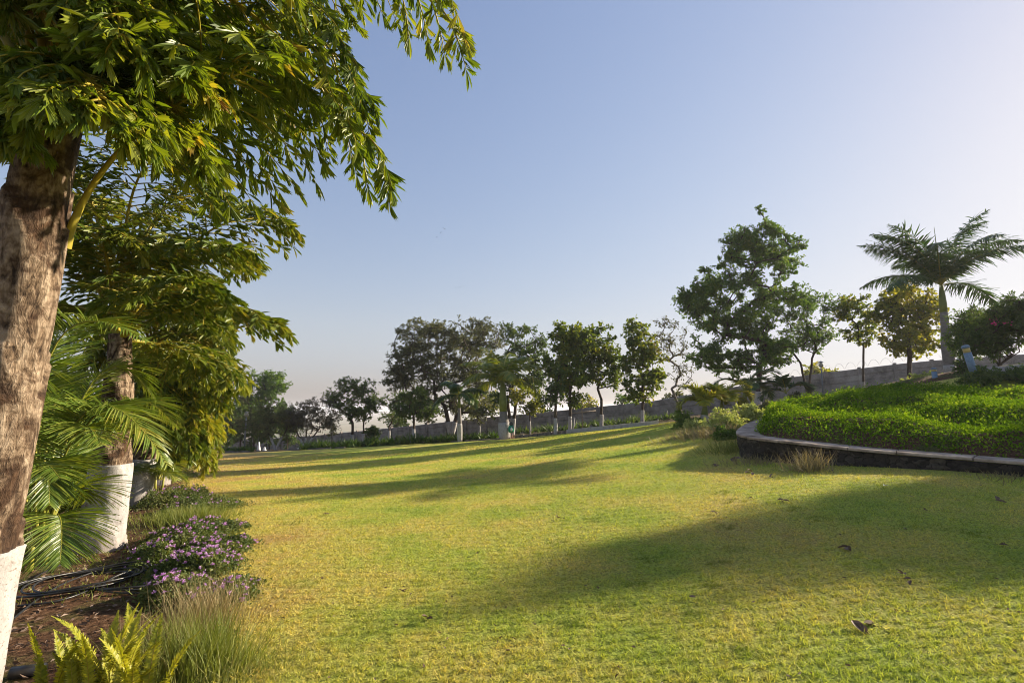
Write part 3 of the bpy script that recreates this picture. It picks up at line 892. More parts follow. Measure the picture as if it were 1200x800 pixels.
for k, (px, r_) in enumerate(((265, 17), (282, 14), (298, 16), (316, 14), (337, 12))):
    tree('screen_shrub', ['dense dark shrub beneath the far left shade tree', 'dark shrub left of the slim lamp post', 'dark shrub right of the slim lamp post', 'dark shrub behind the left forked frangipani', 'dark shrub between the two forked frangipanis'][k], 'shrub', (px, 520, 50 + k), [(px, 498, r_ + 3, 25)], 'lf_dark', nclump=20, cr=.8, lpc=120, leaf=(.25, .12), trunk_r=.1, seed=20 + k, paint=0, fork_py=512, group='dark shrubs screening the far left corner')
tree('frangipani_tree', 'forked whitewashed frangipani with dark dense crown, left of the bare-branched one', 'tree', (323, 529, 38.5), [(322, 488, 30, 24), (305, 500, 14, 14), (340, 500, 14, 14)], 'lf_olive', nclump=34, cr=.6, lpc=80, leaf=(.2, .07), trunk_r=.10, seed=6, trunks=[(314, 506), (336, 503)], paint=1.1)
tree('frangipani_tree', 'thin-leaved frangipani with bare upright branches and forked white base', 'tree', (357, 526, 38.5), [(368, 486, 28, 20), (350, 494, 16, 16), (386, 492, 14, 14)], 'lf_mauve', nclump=60, cr=.5, lpc=44, leaf=(.2, .06), trunk_r=.10, seed=7, trunks=[(346, 502), (376, 500), (360, 500)], paint=.9)
tree('spreading_tree', 'flat-topped feathery green tree at the left end of the grey wall', 'tree', (413, 523, 41), [(412, 452, 26, 15), (395, 468, 18, 14), (430, 466, 20, 14), (413, 480, 28, 14)], 'lf_dark', nclump=46, cr=.55, lpc=120, leaf=(.16, .08), trunk_r=.15, seed=8, paint=.95, fork_py=495)
tree('young_tree', 'thin brown unpainted sapling between the bare frangipani and the flat-topped tree', 'tree', (389, 521, 43), [(389, 500, 10, 9)], 'lf_olive', nclump=7, cr=.4, lpc=50, leaf=(.16, .08), trunk_r=.06, seed=9, paint=0, fork_py=505)
tree('young_tree', 'bushy topped young tree beside the flat-topped tree with short white base', 'tree', (426, 520, 42), [(427, 478, 16, 16)], 'lf_dark', nclump=12, cr=.6, lpc=90, leaf=(.2, .1), trunk_r=.1, seed=10, paint=1.0, fork_py=500)
tree('garden_shrub', 'round dark shrub below the wall between two white trunks', 'shrub', (438, 521, 43), [(438, 507, 10, 11)], 'lf_dark', nclump=10, cr=.45, lpc=110, leaf=(.16, .09), trunk_r=.04, seed=11, paint=0, fork_py=513, group='shrubs along the wall')
tree('young_tree', 'open Y-forked young tree with thin crown left of the umbrella-shaped one', 'tree', (456, 521, 38), [(448, 470, 14, 12), (466, 466, 14, 14), (456, 488, 16, 10)], 'lf_dark', nclump=18, cr=.42, lpc=55, leaf=(.16, .08), trunk_r=.09, seed=12, paint=1.0, fork_py=500)
tree('umbrella_tree', 'small umbrella-shaped dark green tree standing left of the huge tree', 'tree', (485, 520, 37), [(484, 466, 20, 14), (472, 480, 14, 12), (498, 482, 16, 12)], 'lf_dark', nclump=26, cr=.5, lpc=110, leaf=(.2, .08), trunk_r=.12, seed=13, paint=1.0, fork_py=486, droop=.8)
tree('rain_tree', 'huge dark olive spreading tree, the widest crown left of centre', 'tree', (528, 519, 44), [(520, 410, 62, 36), (480, 436, 36, 40), (560, 395, 36, 26), (498, 390, 44, 20), (548, 446, 46, 32), (464, 436, 20, 22), (492, 474, 34, 22), (540, 478, 34, 16)], 'lf_olive', nclump=170, cr=.8, lpc=120, leaf=(.24, .10), trunk_r=.34, seed=14, paint=1.5, fork_py=480, paint_r=1.0, trunks=[(522, 476), (538, 478)])
tree('young_tree', 'thin stemmed sapling hidden between the grey stemmed palm and the royal palm', 'tree', (562, 516, 38), [(562, 482, 12, 14)], 'lf_olive', nclump=8, cr=.4, lpc=50, leaf=(.18, .09), trunk_r=.06, seed=15, paint=1.0, fork_py=498)
tree('tall_tree', 'dark tree with twin black trunks directly behind the central royal palm', 'tree', (600, 512, 38), [(615, 408, 28, 26), (590, 430, 28, 30), (628, 445, 22, 30), (604, 392, 18, 14), (585, 470, 24, 16)], 'lf_dark', nclump=44, cr=.7, lpc=110, leaf=(.22, .12), trunk_r=.22, seed=16, paint=1.2, fork_py=470, trunks=[(594, 465), (606, 465)], paint_r=1.15)
tree('young_tree', 'golden leaved small tree right of the central royal palm', 'tree', (621, 509, 36), [(618, 470, 18, 16), (628, 480, 12, 10)], 'lf_gold', nclump=14, cr=.5, lpc=70, leaf=(.2, .11), trunk_r=.07, seed=17, paint=.9, fork_py=484)
tree('young_tree', 'slim dark topped tree with broad white base beside the first yellowing tree', 'tree', (651, 512, 31), [(650, 455, 14, 14), (644, 470, 10, 10), (656, 440, 8, 10)], 'lf_dark', nclump=14, cr=.42, lpc=70, leaf=(.18, .09), trunk_r=.12, seed=18, paint=1.0, fork_py=470)
tree('teak_tree', 'tall yellowing tree at the left end of the white kerb', 'tree', (668, 507, 32.5), [(664, 395, 22, 20), (655, 420, 20, 26), (682, 405, 20, 26), (668, 440, 28, 22), (674, 468, 14, 10)], 'lf_teak', nclump=64, cr=.52, lpc=65, leaf=(.26, .16), trunk_r=.13, seed=19, paint=1.0, fork_py=450)
tree('teak_tree', 'tall yellow green tree with widely forked dark limbs behind the white kerb', 'tree', (705, 503, 33.5), [(700, 400, 20, 22), (712, 420, 16, 26), (694, 430, 16, 26), (722, 440, 12, 18)], 'lf_teak', nclump=44, cr=.5, lpc=50, leaf=(.24, .15), trunk_r=.13, seed=30, paint=.9, fork_py=468)
tree('teak_tree', 'big-leaved upright tree left of the bare tree', 'tree', (753, 498, 32.5), [(745, 395, 16, 22), (756, 415, 22, 26), (750, 450, 24, 22), (768, 440, 12, 16), (735, 425, 8, 12)], 'lf_teak', nclump=60, cr=.45, lpc=40, leaf=(.27, .17), trunk_r=.12, seed=31, paint=.9, fork_py=440)
tree('bare_tree', 'nearly leafless grey branched tree beside the biggest tree', 'tree', (801, 492, 31), [(785, 400, 24, 30), (800, 430, 18, 26), (775, 380, 12, 10)], 'lf_olive', nclump=40, cr=.34, lpc=13, leaf=(.16, .08), trunk_r=.11, seed=32, paint=.4, fork_py=455, lean=-14, barkm='bark_grey')
tree('large_tree', 'biggest tree on the right, tall bright green layered crown', 'tree', (888, 478, 28), [(888, 275, 30, 32), (915, 300, 34, 28), (868, 300, 32, 28), (820, 345, 34, 26), (850, 335, 36, 26), (900, 345, 40, 26), (840, 372, 40, 18), (880, 385, 40, 30), (830, 410, 26, 22), (905, 410, 28, 26), (865, 425, 40, 20), (812, 360, 22, 16)], 'lf_mid', nclump=190, cr=.55, lpc=170, leaf=(.15, .085), trunk_r=.2, seed=33, paint=.9, fork_py=430, lean=2, paint_r=1.1)
tree('spreading_tree', 'twisted two-stemmed light green tree left of the garden lamp', 'tree', (947, 466, 30), [(930, 365, 28, 24), (955, 355, 28, 18), (945, 395, 30, 20), (920, 400, 20, 16), (970, 385, 16, 20)], 'lf_mid', nclump=62, cr=.5, lpc=75, leaf=(.15, .08), trunk_r=.12, seed=34, paint=0, fork_py=425, trunks=[(938, 425), (952, 420)])
tree('young_tree', 'slender sparse big-leaved tree between the lamp post and the golden tree', 'tree', (1012, 458, 29), [(1000, 360, 20, 20), (1008, 390, 22, 20), (990, 370, 12, 16), (1018, 372, 12, 16)], 'lf_teak', nclump=40, cr=.36, lpc=32, leaf=(.2, .13), trunk_r=.08, seed=35, paint=.4, fork_py=405)
tree('teak_tree', 'golden green big-leaved tree just left of the tall palm', 'tree', (1066, 447, 26), [(1060, 350, 30, 22), (1045, 375, 24, 24), (1082, 375, 26, 26), (1062, 400, 34, 20)], 'lf_gold', nclump=78, cr=.42, lpc=45, leaf=(.22, .14), trunk_r=.14, seed=36, paint=0, fork_py=395)
# far trees beyond the wall
for k, (px, top, w_, d_) in enumerate(((560, 478, 14, 75), (640, 492, 14, 80), (575, 470, 12, 70), (790, 470, 16, 60), (500, 484, 16, 66), (465, 492, 14, 70), (690, 478, 13, 62), (730, 474, 12, 64), (960, 438, 16, 50))):
    tree('distant_tree', ['golden distant tree beyond the wall left of the royal palm', 'low distant tree beyond the wall right of the royal palm', 'rust tinged distant tree seen beside the royal palm trunk', 'hazy distant tree beyond the wall by the bare tree', 'dull distant tree low beyond the wall under the huge tree', 'distant tree beyond the wall left of the huge tree trunk', 'distant tree beyond the wall behind the widely forked tree', 'distant tree beyond the wall behind the big-leaved upright tree', 'distant tree beyond the wall behind the twisted two-stemmed tree'][k], 'tree',
         (px, 505, d_), [(px, top, w_, 12)], ['lf_gold', 'lf_mid', 'lf_gold', 'lf_olive', 'lf_olive', 'lf_dark', 'lf_gold', 'lf_mid', 'lf_gold'][k], nclump=12, cr=.9, lpc=70, leaf=(.35, .2), trunk_r=.15, seed=50 + k, paint=0, fork_py=495, group='trees beyond the wall')

# oleander bushes right of the tall palm
def bush(name, label, base, ells, mat, flower=None, **kw):
    r = tree(name, label, 'shrub', base, ells, mat, **kw)
    if flower:
        mb = MB()
        for (px, py, n_, dd) in flower:
            c = at(px, py, dd) - Vector(r.location)
            C = NP.normal(size=(n_, 3)) * .05 + np.array(list(c))
            leaves(mb, C, NP.normal(size=(n_, 3)), .05, .045, T_OVAL)
        mb.build('flowers', M['pink'], r)
    return r
bush('oleander', 'tall dark oleander with pink flowers at the right edge', (1172, 436, 16), [(1165, 385, 34, 34), (1190, 370, 24, 30), (1150, 400, 26, 24)], 'lf_dark', [(1163, 376, 9, 14.9), (1167, 379, 7, 14.9), (1180, 379, 6, 14.9)], nclump=70, cr=.3, lpc=120, leaf=(.12, .035), trunk_r=.05, seed=40, paint=0, fork_py=425, trunks=[(1160, 415), (1172, 412), (1186, 415), (1195, 412)], group='oleanders behind the bed')
bush('oleander', 'lower leafy oleander between the tall palm and the flowering one', (1136, 440, 18), [(1135, 382, 20, 22), (1125, 400, 16, 30), (1148, 372, 16, 14)], 'lf_mid', None, nclump=36, cr=.3, lpc=110, leaf=(.12, .035), trunk_r=.04, seed=41, paint=0, fork_py=425, group='oleanders behind the bed')
bush('oleander', 'oleander half cut off by the right edge of the photograph', (1235, 436, 15), [(1230, 380, 34, 40)], 'lf_dark', None, nclump=34, cr=.3, lpc=110, leaf=(.12, .035), trunk_r=.05, seed=42, paint=0, fork_py=425, group='oleanders behind the bed')
bush('low_shrub', 'small green shrub at the foot of the blue bollard lamp', (1128, 440, 15.2), [(1126, 430, 12, 14), (1150, 440, 22, 8)], 'lf_dark', None, nclump=18, cr=.16, lpc=90, leaf=(.07, .035), trunk_r=.02, seed=43, paint=0, fork_py=438, group='low shrubs behind the bed')
# trees standing just outside the right edge; their shade falls across the lawn
for k, (spx, spy, h_, w_) in enumerate(((905, 628, 6.6, .80), (1095, 614, 5.6, .78), (1060, 590, 8.0, .34), (1190, 640, 6.0, .45), (780, 655, 8.2, .42))):
    g_ = ground_at(spx, spy)
    x_ = g_.x; y_ = g_.y
    for _ in range(20):
        dz_ = h_ + H(x_, y_) - g_.z
        x_ = g_.x + SUN.x / SUN.z * dz_; y_ = g_.y + SUN.y / SUN.z * dz_
    z_ = H(x_, y_)
    rs = np.random.default_rng(90 + k)
    root = empty('garden_tree', (x_, y_, z_), ['leafy tree just outside the right edge shading the lawn', 'taller tree outside the right edge behind the first', 'small tree outside the right edge beside the bed', 'tree outside the right edge behind the oleanders', 'tallest thin tree outside the right edge'][k], 'tree', 'trees outside the right edge')
    C = np.array([[rs.normal(0, w_ * .55), rs.normal(0, w_ * .55), h_ + rs.normal(0, w_ * .36)] for _ in range(26)])
    mb = MB(); tube(mb, [(0, 0, -.2), (.05, 0, h_ * .4), (0, .05, h_ * .7), (0, 0, h_)], [.16, .13, .1, .05], 8)
    for c in C: tube(mb, [(0, 0, h_ * .6), (c[0] * .5, c[1] * .5, (h_ * .75 + c[2]) / 2), tuple(c)], [.05, .03, .015], 4, cap=False)
    mb.build('trunk', M['bark'], root)
    n = 26 * 42; P = np.repeat(C, 42, 0) + rs.normal(size=(n, 3)) * .17
    mb = MB(); leaves(mb, P, rs.normal(size=(n, 3)), rs.uniform(.12, .22, n), .09, T_OVAL); mb.build('crown', M['lf_mid'], root)

# ------------------------------------------------------------------ palms
def pinnate(mb, P, n, ll, lw, droop, vang, tpl=T_BLADE, ribr=.02, mat_rib=1, start=.18, sweep=.55, tipf=.35, jitter=.12, rs=NP, plume=0):
    """pinnate frond along the point list P: rib tube plus two ranks of leaflets"""
    Pv, T, X = frames(P)
    tube(mb, Pv, [ribr * (1 - .85 * i / (len(Pv) - 1)) for i in range(len(Pv))], 6, mat_rib, cap=False)
    m_ = len(Pv)
    C = []; Yd = []; Ls = []; Zh = []
    for k in range(n):
        t = start + (1 - start) * (k + .5) / n
        f = t * (m_ - 1); i = min(int(f), m_ - 2); p = Pv[i].lerp(Pv[i + 1], f - i)
        tg = (Pv[i + 1] - Pv[i]).normalized()
        side = tg.cross(Vector((0, 0, 1)))
        side = side.normalized() if side.length > 1e-3 else Vector((1, 0, 0))
        up = side.cross(tg).normalized()
        s = (t - start) / (1 - start)
        lf = ll * (math.sin(math.pi * min(1, s * .78 + .16)) ** .6) * (1 - (1 - tipf) * max(0, s - .75) / .25)
        for sg in (-1, 1):
            va = vang + rs.normal(0, jitter) + plume * rs.normal()
            sw = sweep + .5 * s
            d_ = side * sg * math.cos(va) + up * math.sin(va) + tg * sw + Vector((0, 0, -droop)) + Vector(tuple(rs.normal(0, jitter * .6, 3)))
            C.append(list(p)); Yd.append(list(d_)); Ls.append(lf * rs.uniform(.85, 1.1)); Zh.append(list(up + Vector(tuple(rs.normal(0, .15, 3)))))
    leaves(mb, C, Yd, np.array(Ls), lw, tpl, np.array(Zh), 0)

def arch(base, azim, elev, length, droop, n=12, rs=rnd):
    """arching rachis: starts at elevation, bends downward by droop radians overall"""
    p = Vector(base); out = [p.copy()]
    for i in range(n):
        e = elev - droop * ((i + .5) / n) ** 1.3
        p = p + Vector((math.cos(e) * math.cos(azim), math.cos(e) * math.sin(azim), math.sin(e))) * length / n
        out.append(p.copy())
    return out

def royal_palm(label, base, px_sh, sh_top, sh_bot, d, flen, nf, seed, paint_h, r0, spec=None, name='royal_palm', group='royal palms', spear=True, matn='royal', ll=.5, fr_list=None):
    rs = random.Random(seed)
    B = gp(*base)
    root = empty(name, B, label, 'palm', group)
    S = at(px_sh, sh_top, d) - B; S0 = at(px_sh + (base[0] - px_sh) * .25, sh_bot, d) - B
    n = 16; pts = []; rad = []
    for k in range(n + 1):
        t = k / n; pts.append(Vector((0, 0, -.1)).lerp(S0, t)); b = 1 + .22 * math.sin(math.pi * min(1, t * 1.25)) - .5 * max(0, t - .5)
        rad.append(r0 * b)
    mb = MB(); tube(mb, pts, rad, 16); mb.build('trunk', M['palm_grey'], root)
    kz = [i for i in range(n + 1) if pts[i].z <= paint_h + .1]
    kz = kz if len(kz) > 1 else [0, 1]
    mb = MB(); tube(mb, [pts[i] for i in kz], [rad[i] * 1.03 + .008 for i in kz], 16); mb.build('painted_base', M['paint'], root)
    mb = MB(); tube(mb, [S0, S0.lerp(S, .3), S0.lerp(S, .7), S], [rad[-1] * 1.03, rad[-1] * 1.08, rad[-1] * .8, rad[-1] * .45], 12); mb.build('crownshaft', M['crownshaft'], root)
    if fr_list and ll < .69 and r0 < .2: fr_list = [(a_, min(1.38, e_ * 1.28 + .05), l_ * 1.08, d_) for a_, e_, l_, d_ in fr_list]
    specs = fr_list or [(2 * math.pi * k / nf + rs.uniform(-.25, .25), rs.uniform(.1, 1.25), flen * rs.uniform(.85, 1.05), rs.uniform(1.2, 1.9)) for k in range(nf)]
    for az, el, ln, dr in specs:
        mb = MB(); pinnate(mb, arch(S, az, el, ln * 1.08, dr), 84 if d < 25 else 44, ll, .050 if d < 25 else .085, .5, .15, ribr=.026 if d < 25 else .04, jitter=.36 if d < 25 else .16, start=.1)
        mb.build('frond', [M[matn], M['areca_rib']], root)
    if spear:
        mb = MB(); tube(mb, [S, S + Vector((-.02, 0, flen * .4)), S + Vector((-.03, 0, flen * .78))], [.04, .025, .006], 6); mb.build('spear_leaf', M['crownshaft'], root)
    return root
PI = math.pi
D2 = math.radians
fr = [(D2(175), .75, 2.9, 1.2), (D2(185), .95, 3.1, 1.5), (D2(160), 1.15, 3.0, 1.3), (D2(200), .25, 2.9, 1.2), (D2(5), 1.15, 3.3, 1.2), (D2(-5), .75, 3.4, 1.2), (D2(20), .15, 3.3, 1.0), (D2(350), 1.15, 3.2, .9),
      (D2(170), .8, 3.1, 1.2), (D2(10), .7, 3.3, 1.2), (D2(190), 1.25, 3.0, 1.3), (D2(90), .8, 2.6, 1.3), (D2(270), .7, 2.8, 1.3), (D2(300), .6, 3.0, 1.4), (D2(230), .7, 2.8, 1.4), (D2(130), .5, 2.6, 1.3), (D2(50), .6, 2.8, 1.2)]
royal_palm('tall royal palm with swollen grey trunk and spear leaf at far right', (1114, 440, 20), 1103, 334, 366, 20, 3.1, 14, 1, .38, .165, fr_list=fr, ll=.68)
royal_palm('central royal palm with thick whitewashed base in front of the wall', (592, 516, 32), 589, 446, 482, 32, 2.9, 14, 2, 1.0, .30, spear=False, ll=.75, matn='fish2', fr_list=[(a + .1, e, 2.9, 1.5) for a, e in ((0, .9), (.5, 1.2), (1, .5), (1.6, .9), (2.1, 1.2), (2.7, .6), (3.1, 1.0), (3.6, .5), (4.2, .9), (4.8, .6), (5.3, 1.1), (5.8, .5), (1.2, 1.4), (3.9, 1.4), (2.3, .2), (.2, .2))])
royal_palm('small grey stemmed palm between the huge tree and the central royal palm', (539, 519, 33), 538, 462, 478, 33, 2.0, 11, 3, 1.2, .13, spear=False, name='palm_tree', group='small palms in front of the wall', ll=.55)

# small arching bottle palms by the bed
def bottle(label, base, top_py, d, flen, fr, seed, matn='areca', r0=.2, painth=.45):
    B = gp(*base); root = empty('bottle_palm', B, label, 'palm', 'bottle palms beside the bed')
    top = at(base[0] + 1, top_py, d) - B
    pts = [Vector((0, 0, -.1)).lerp(top, k / 10) for k in range(11)]
    rad = [r0 * (1.05 - .62 * (k / 10)) for k in range(11)]
    mb = MB(); tube(mb, pts, rad, 12); mb.build('trunk', M['crownshaft'], root)
    kk = [i for i in range(11) if pts[i].z <= painth] or [0, 1]
    if len(kk) < 2: kk = [0, 1]
    mb = MB(); tube(mb, [pts[i] for i in kk], [rad[i] + .01 for i in kk], 12); mb.build('painted_base', M['paint'], root)
    for az, el, ln, dr in fr:
        mb = MB(); pinnate(mb, arch(top, D2(az), el, ln * flen, dr), 40, .46, .075, .18, .55, ribr=.024, jitter=.14); mb.build('frond', [M[matn], M['areca_rib']], root)
    return root
bottle('bottle palm with white base and yellow edged fronds arching over pale shrubs', (825, 498, 19.5), 476, 19.5, 1.25, [(180, 1.0, 1, 2.6), (150, .8, 1, 2.3), (10, 1.1, .9, 2.3), (90, 1.3, 1, 1.8), (250, 1.0, .8, 2.2), (300, 1.2, .9, 2.2), (200, 1.35, 1.1, 1.8)], 1, 'fish3')
bottle('bottle palm with upright yellow green fronds right of the whitest base', (845, 492, 19.8), 470, 19.8, 1.3, [(185, 1.25, .9, 2.0), (160, 1.0, .8, 2.3), (0, 1.0, 1.1, 2.3), (20, .7, 1, 2.2), (350, 1.3, 1.1, 2.0), (270, 1.0, .8, 2.3), (90, 1.2, 1, 1.6)], 2, 'fish3', r0=.12)
bottle('dark arching palm in front of the biggest tree trunk', (872, 486, 22.5), 456, 22.5, 1.7, [(0, .9, 1, 2.0), (15, .5, 1, 1.9), (180, .9, 1, 2.0), (160, 1.2, 1, 1.6), (340, 1.2, 1.1, 1.9), (260, .8, 1, 2.0), (60, .8, 1, 2.0)], 3, 'royal', r0=.15)
bottle('small dark palm between the lamp post and the biggest tree', (920, 478, 22), 460, 22, 1.3, [(0, .9, 1, 2.0), (180, .5, 1, 1.9), (130, 1.1, 1, 2.0), (230, 1.2, 1, 1.6), (320, .9, 1, 1.9)], 4, 'royal', r0=.1)

# fishtail palms ---------------------------------------------------
def fish_frond(rs, base, ctrl, tip, root, matn, plen=.8, np_=20, nl=13, leaf=.19, start=.25, droop=.55, ribr=.035, flare=0):
    P = bez(base, ctrl, tip, 20)
    mb = MB()
    Pv, T, X = frames(P)
    tube(mb, Pv, [ribr * (1 - .82 * i / 19) + flare * math.exp(-i * .8) for i in range(20)], 10, 1, cap=False)
    C = []; Yd = []; Ls = []; Zh = []
    for k in range(np_):
        t = start + (1 - start) * (k + .3) / np_
        f = t * 19; i = min(int(f), 18); p = Pv[i].lerp(Pv[i + 1], f - i); tg = (Pv[i + 1] - Pv[i]).normalized()
        side = tg.cross(Vector((0, 0, 1))); side = side.normalized() if side.length > .05 else Vector((1, 0, 0))
        up = side.cross(tg).normalized()
        s = (t - start) / (1 - start)
        pl = plen * (.55 + .65 * math.sin(math.pi * min(1, s * .7 + .2))) * (1 - .55 * max(0, s - .7) / .3)
        for sg in (-1, 1):
            d0 = (side * sg * 1.0 + tg * (.45 + .6 * s) + up * rs.uniform(-.1, .45)).normalized()
            q = []; pp = p.copy(); dd = d0.copy(); m_ = 7
            q.append(pp.copy())
            for _ in range(m_):
                dd = (dd + Vector((rs.gauss(0, .05), rs.gauss(0, .05), -droop / m_ * 1.5))).normalized()
                pp = pp + dd * pl / m_; q.append(pp.copy())
            tube(mb, q, [.009 * (1 - .7 * j / m_) for j in range(m_ + 1)], 4, 1, cap=False)
            for j in range(nl):
                u = (.12 + .88 * (j + .5) / nl) * m_
                a = min(int(u), m_ - 1); c = q[a].lerp(q[a + 1], u - a); tg2 = (q[a + 1] - q[a]).normalized()
                sd = tg2.cross(Vector((0, 0, 1))); sd = sd.normalized() if sd.length > .05 else Vector((1, 0, 0))
                for s2 in ((-1, 1) if rs.random() < .75 else (rs.choice((-1, 1)),)):
                    dv = sd * s2 * .75 + tg2 * .75 + Vector((rs.gauss(0, .34), rs.gauss(0, .34), rs.gauss(0, .34) - .5 * droop))
                    C.append(list(c)); Yd.append(list(dv)); Ls.append(leaf * rs.uniform(.42, 1.4) * (1.1 - .35 * j / nl)); Zh.append([rs.gauss(0, .8), rs.gauss(0, .8), 1])
            # end leaflet fan
            for _ in range(2):
                C.append(list(q[-1])); Yd.append(list(dd + Vector((rs.gauss(0, .4), rs.gauss(0, .4), -.2)))); Ls.append(leaf * 1.1); Zh.append([rs.gauss(0, .5), rs.gauss(0, .5), 1])
    Ls = np.array(Ls)
    leaves(mb, C, Yd, Ls, Ls * NP.uniform(.36, .72, len(Ls)), T_FISH, np.array(Zh), 0)
    return mb.build('frond', [M[matn], M['petiole']], root)

def fish_palm(label, base, d, mid, top, r_base, r_mid, r_top, paint_h, matn, fronds, seed, bulge=0, **kw):
    rs = random.Random(seed)
    B = gp(*base) if isinstance(base, tuple) else base
    root = empty('fishtail_palm', B, label, 'palm', 'row of fishtail palms along the left bed')
    mm = at(mid[0], mid[1], d) - B; tp = at(top[0], top[1], d) - B
    n = 150; pts = []; rad = []
    for k in range(n + 1):
        t = k / n; p = Vector((0, 0, -.15)) * (1 - t) ** 2
        zf = t
        # quadratic through base, mid, top
        a = Vector((0, 0, -.15)); tm = max(.05, min(.95, (mm.z + .15) / (tp.z + .15)))
        c = (mm - a * (1 - tm) ** 2 - tp * tm ** 2) / (2 * tm * (1 - tm))
        pts.append(a * (1 - t) ** 2 + c * 2 * t * (1 - t) + tp * t * t)
        rr = r_base + (r_mid - r_base) * min(1, t / tm) if t < tm else r_mid + (r_top - r_mid) * (t - tm) / (1 - tm)
        rad.append(rr)
    def fn(i, k, a, p, r):
        nz = noise.noise(Vector((math.cos(a) * 1.4, math.sin(a) * 1.4, p.z * 1.1 + seed))) * .07
        nz += noise.noise(Vector((math.cos(a) * 5, math.sin(a) * 5, p.z * 1.6 + seed))) * .035
        tri = abs(((a * 2 / 6.2832 + p.z * .13 + seed * .37) % 1.0) * 2 - 1)
        step = ((p.z * 1.15 + tri * .55 + .15 * noise.noise(Vector((math.cos(a) * 2, math.sin(a) * 2, p.z * 3))) + seed * .3) % 1.0)
        flute = .012 * math.sin(a * 17 + 3 * noise.noise(Vector((a, p.z * .8, seed))))
        return r * (1 + nz + .16 * (step - .5) + flute + (.03 if i % 5 == 0 else 0) * noise.noise(Vector((a * 3, p.z, 0))))
    mb = MB(); tube(mb, pts, rad, 40, fn=fn); mb.build('trunk', M['ftrunk'], root)
    q = [i for i in range(n + 1) if pts[i].z <= paint_h]
    def fn2(i, k, a, p, r):
        e = .012 * noise.noise(Vector((math.cos(a) * 3, math.sin(a) * 3, p.z * 6)))
        return fn(i, k, a, p, r) * 1.0 + .012 + e * .5
    mb = MB(); tube(mb, [pts[i] for i in q], [rad[i] for i in q], 40, fn=fn2); mb.build('painted_base', M['paint'], root)
    for f in fronds:
        b, c, t_ = f[0], f[1], f[2]
        kk = dict(kw); kk.update(f[3] if len(f) > 3 else {})
        fish_frond(rs, at(*b) - B, at(*c) - B, at(*t_) - B, root, kk.pop('matn', matn), **kk)
    return root, tp

K = dict(np_=17, nl=16, leaf=.145, plen=.82, droop=.75, ribr=.028, start=.16)
f1 = [((72, 150, 3.05), (250, -400, 3.2), (548, 55, 3.6)),
      ((72, 150, 3.05), (170, -220, 3.3), (462, 215, 4.0)),
      ((72, 150, 3.05), (260, -160, 3.4), (430, 120, 3.9)),
      ((76, 290, 3.12), (120, 130, 3.0), (330, 70, 3.2), dict(start=.42, ribr=.022, flare=.012)),
      ((60, 120, 3.0), (60, -500, 2.7), (330, -40, 2.6)),
      ((60, 150, 3.1), (160, -100, 4.0), (330, 150, 5.0)),
      ((38, 300, 3.02), (28, 40, 2.72), (45, -400, 3.0), dict(start=.62, ribr=.032, flare=.02)),
      ((50, 130, 3.1), (-100, -200, 3.2), (-300, 60, 3.0)),
      ((60, 130, 3.1), (50, -350, 3.8), (120, 0, 5.2)),
      ((60, 120, 3.0), (100, -420, 2.4), (200, -80, 2.1), dict(leaf=.17, plen=.55)),
      ((50, 120, 3.1), (-60, -250, 3.8), (-40, 60, 5.0)),
      ((70, 140, 3.1), (260, -260, 3.8), (400, 20, 5.0)),
      ((60, 130, 3.1), (120, -200, 3.1), (190, 30, 3.5), dict(plen=.6)),
      ((60, 130, 3.05), (90, -180, 2.7), (150, 60, 2.3), dict(plen=.45, leaf=.14)),
      ((60, 130, 3.1), (150, -90, 2.9), (230, 90, 2.8), dict(plen=.55)),
      ((60, 130, 3.1), (60, -150, 3.6), (10, 60, 4.2)),
      ((60, 130, 3.1), (160, -120, 3.5), (260, 70, 4.2)),
      ((60, 130, 3.1), (20, -200, 2.6), (-20, -20, 2.3), dict(plen=.5, leaf=.15)),
      ((62, 120, 3.0), (90, 40, 2.6), (120, 130, 2.35), dict(plen=.42, leaf=.13, start=.3)),
      ((62, 110, 3.0), (10, 20, 2.8), (-20, 130, 2.6), dict(plen=.45, leaf=.14, start=.35)),
      ((70, 120, 3.1), (130, 40, 3.0), (215, 150, 2.9), dict(plen=.5, leaf=.15, start=.35))]
r1, tp = fish_palm('nearest fishtail palm at the left edge with peeling trunk, whitewashed base and overhanging fronds', (-56, 795, 3.0), 3.0, (12, 400), (66, 130), .195, .185, .14, .82, 'fish1', f1, 2, **K)
# torn brown fibres hanging from the upper trunk
mb = MB(); Rf = np.random.default_rng(4); nf_ = 900
za_ = Rf.uniform(1.5, 3.4, nf_) ; aa_ = Rf.uniform(0, 6.283, nf_)
cx_ = np.interp(za_, [0, tp.z], [0, tp.x]) * (za_ / tp.z) ** .0
tt_ = za_ / tp.z
ln_ = [bpy.data.objects[r1.children[0].name]]
Cf = []
for q in range(nf_):
    # centre of the trunk at this height from the mesh rings of the trunk
    k_ = min(150, max(0, int(tt_[q] * 150)))
    me_ = r1.children[0].data
    c_ = Vector((0, 0, 0))
    for w_ in range(0, 40, 10): c_ += me_.vertices[k_ * 40 + w_].co / 4
    vv = me_.vertices[k_ * 40 + int(aa_[q] / 6.2832 * 40) % 40].co
    Cf.append(list(c_ + (vv - c_) * 1.0))
Cf = np.array(Cf)
Yf = np.stack([Rf.normal(0, .35, nf_), Rf.normal(0, .35, nf_), -np.ones(nf_)], 1)
leaves(mb, Cf, Yf, Rf.uniform(.05, .22, nf_), Rf.uniform(.003, .010, nf_), T_STRIP, Rf.normal(size=(nf_, 3)))
mb.build('fibres', M['fibre'], r1)

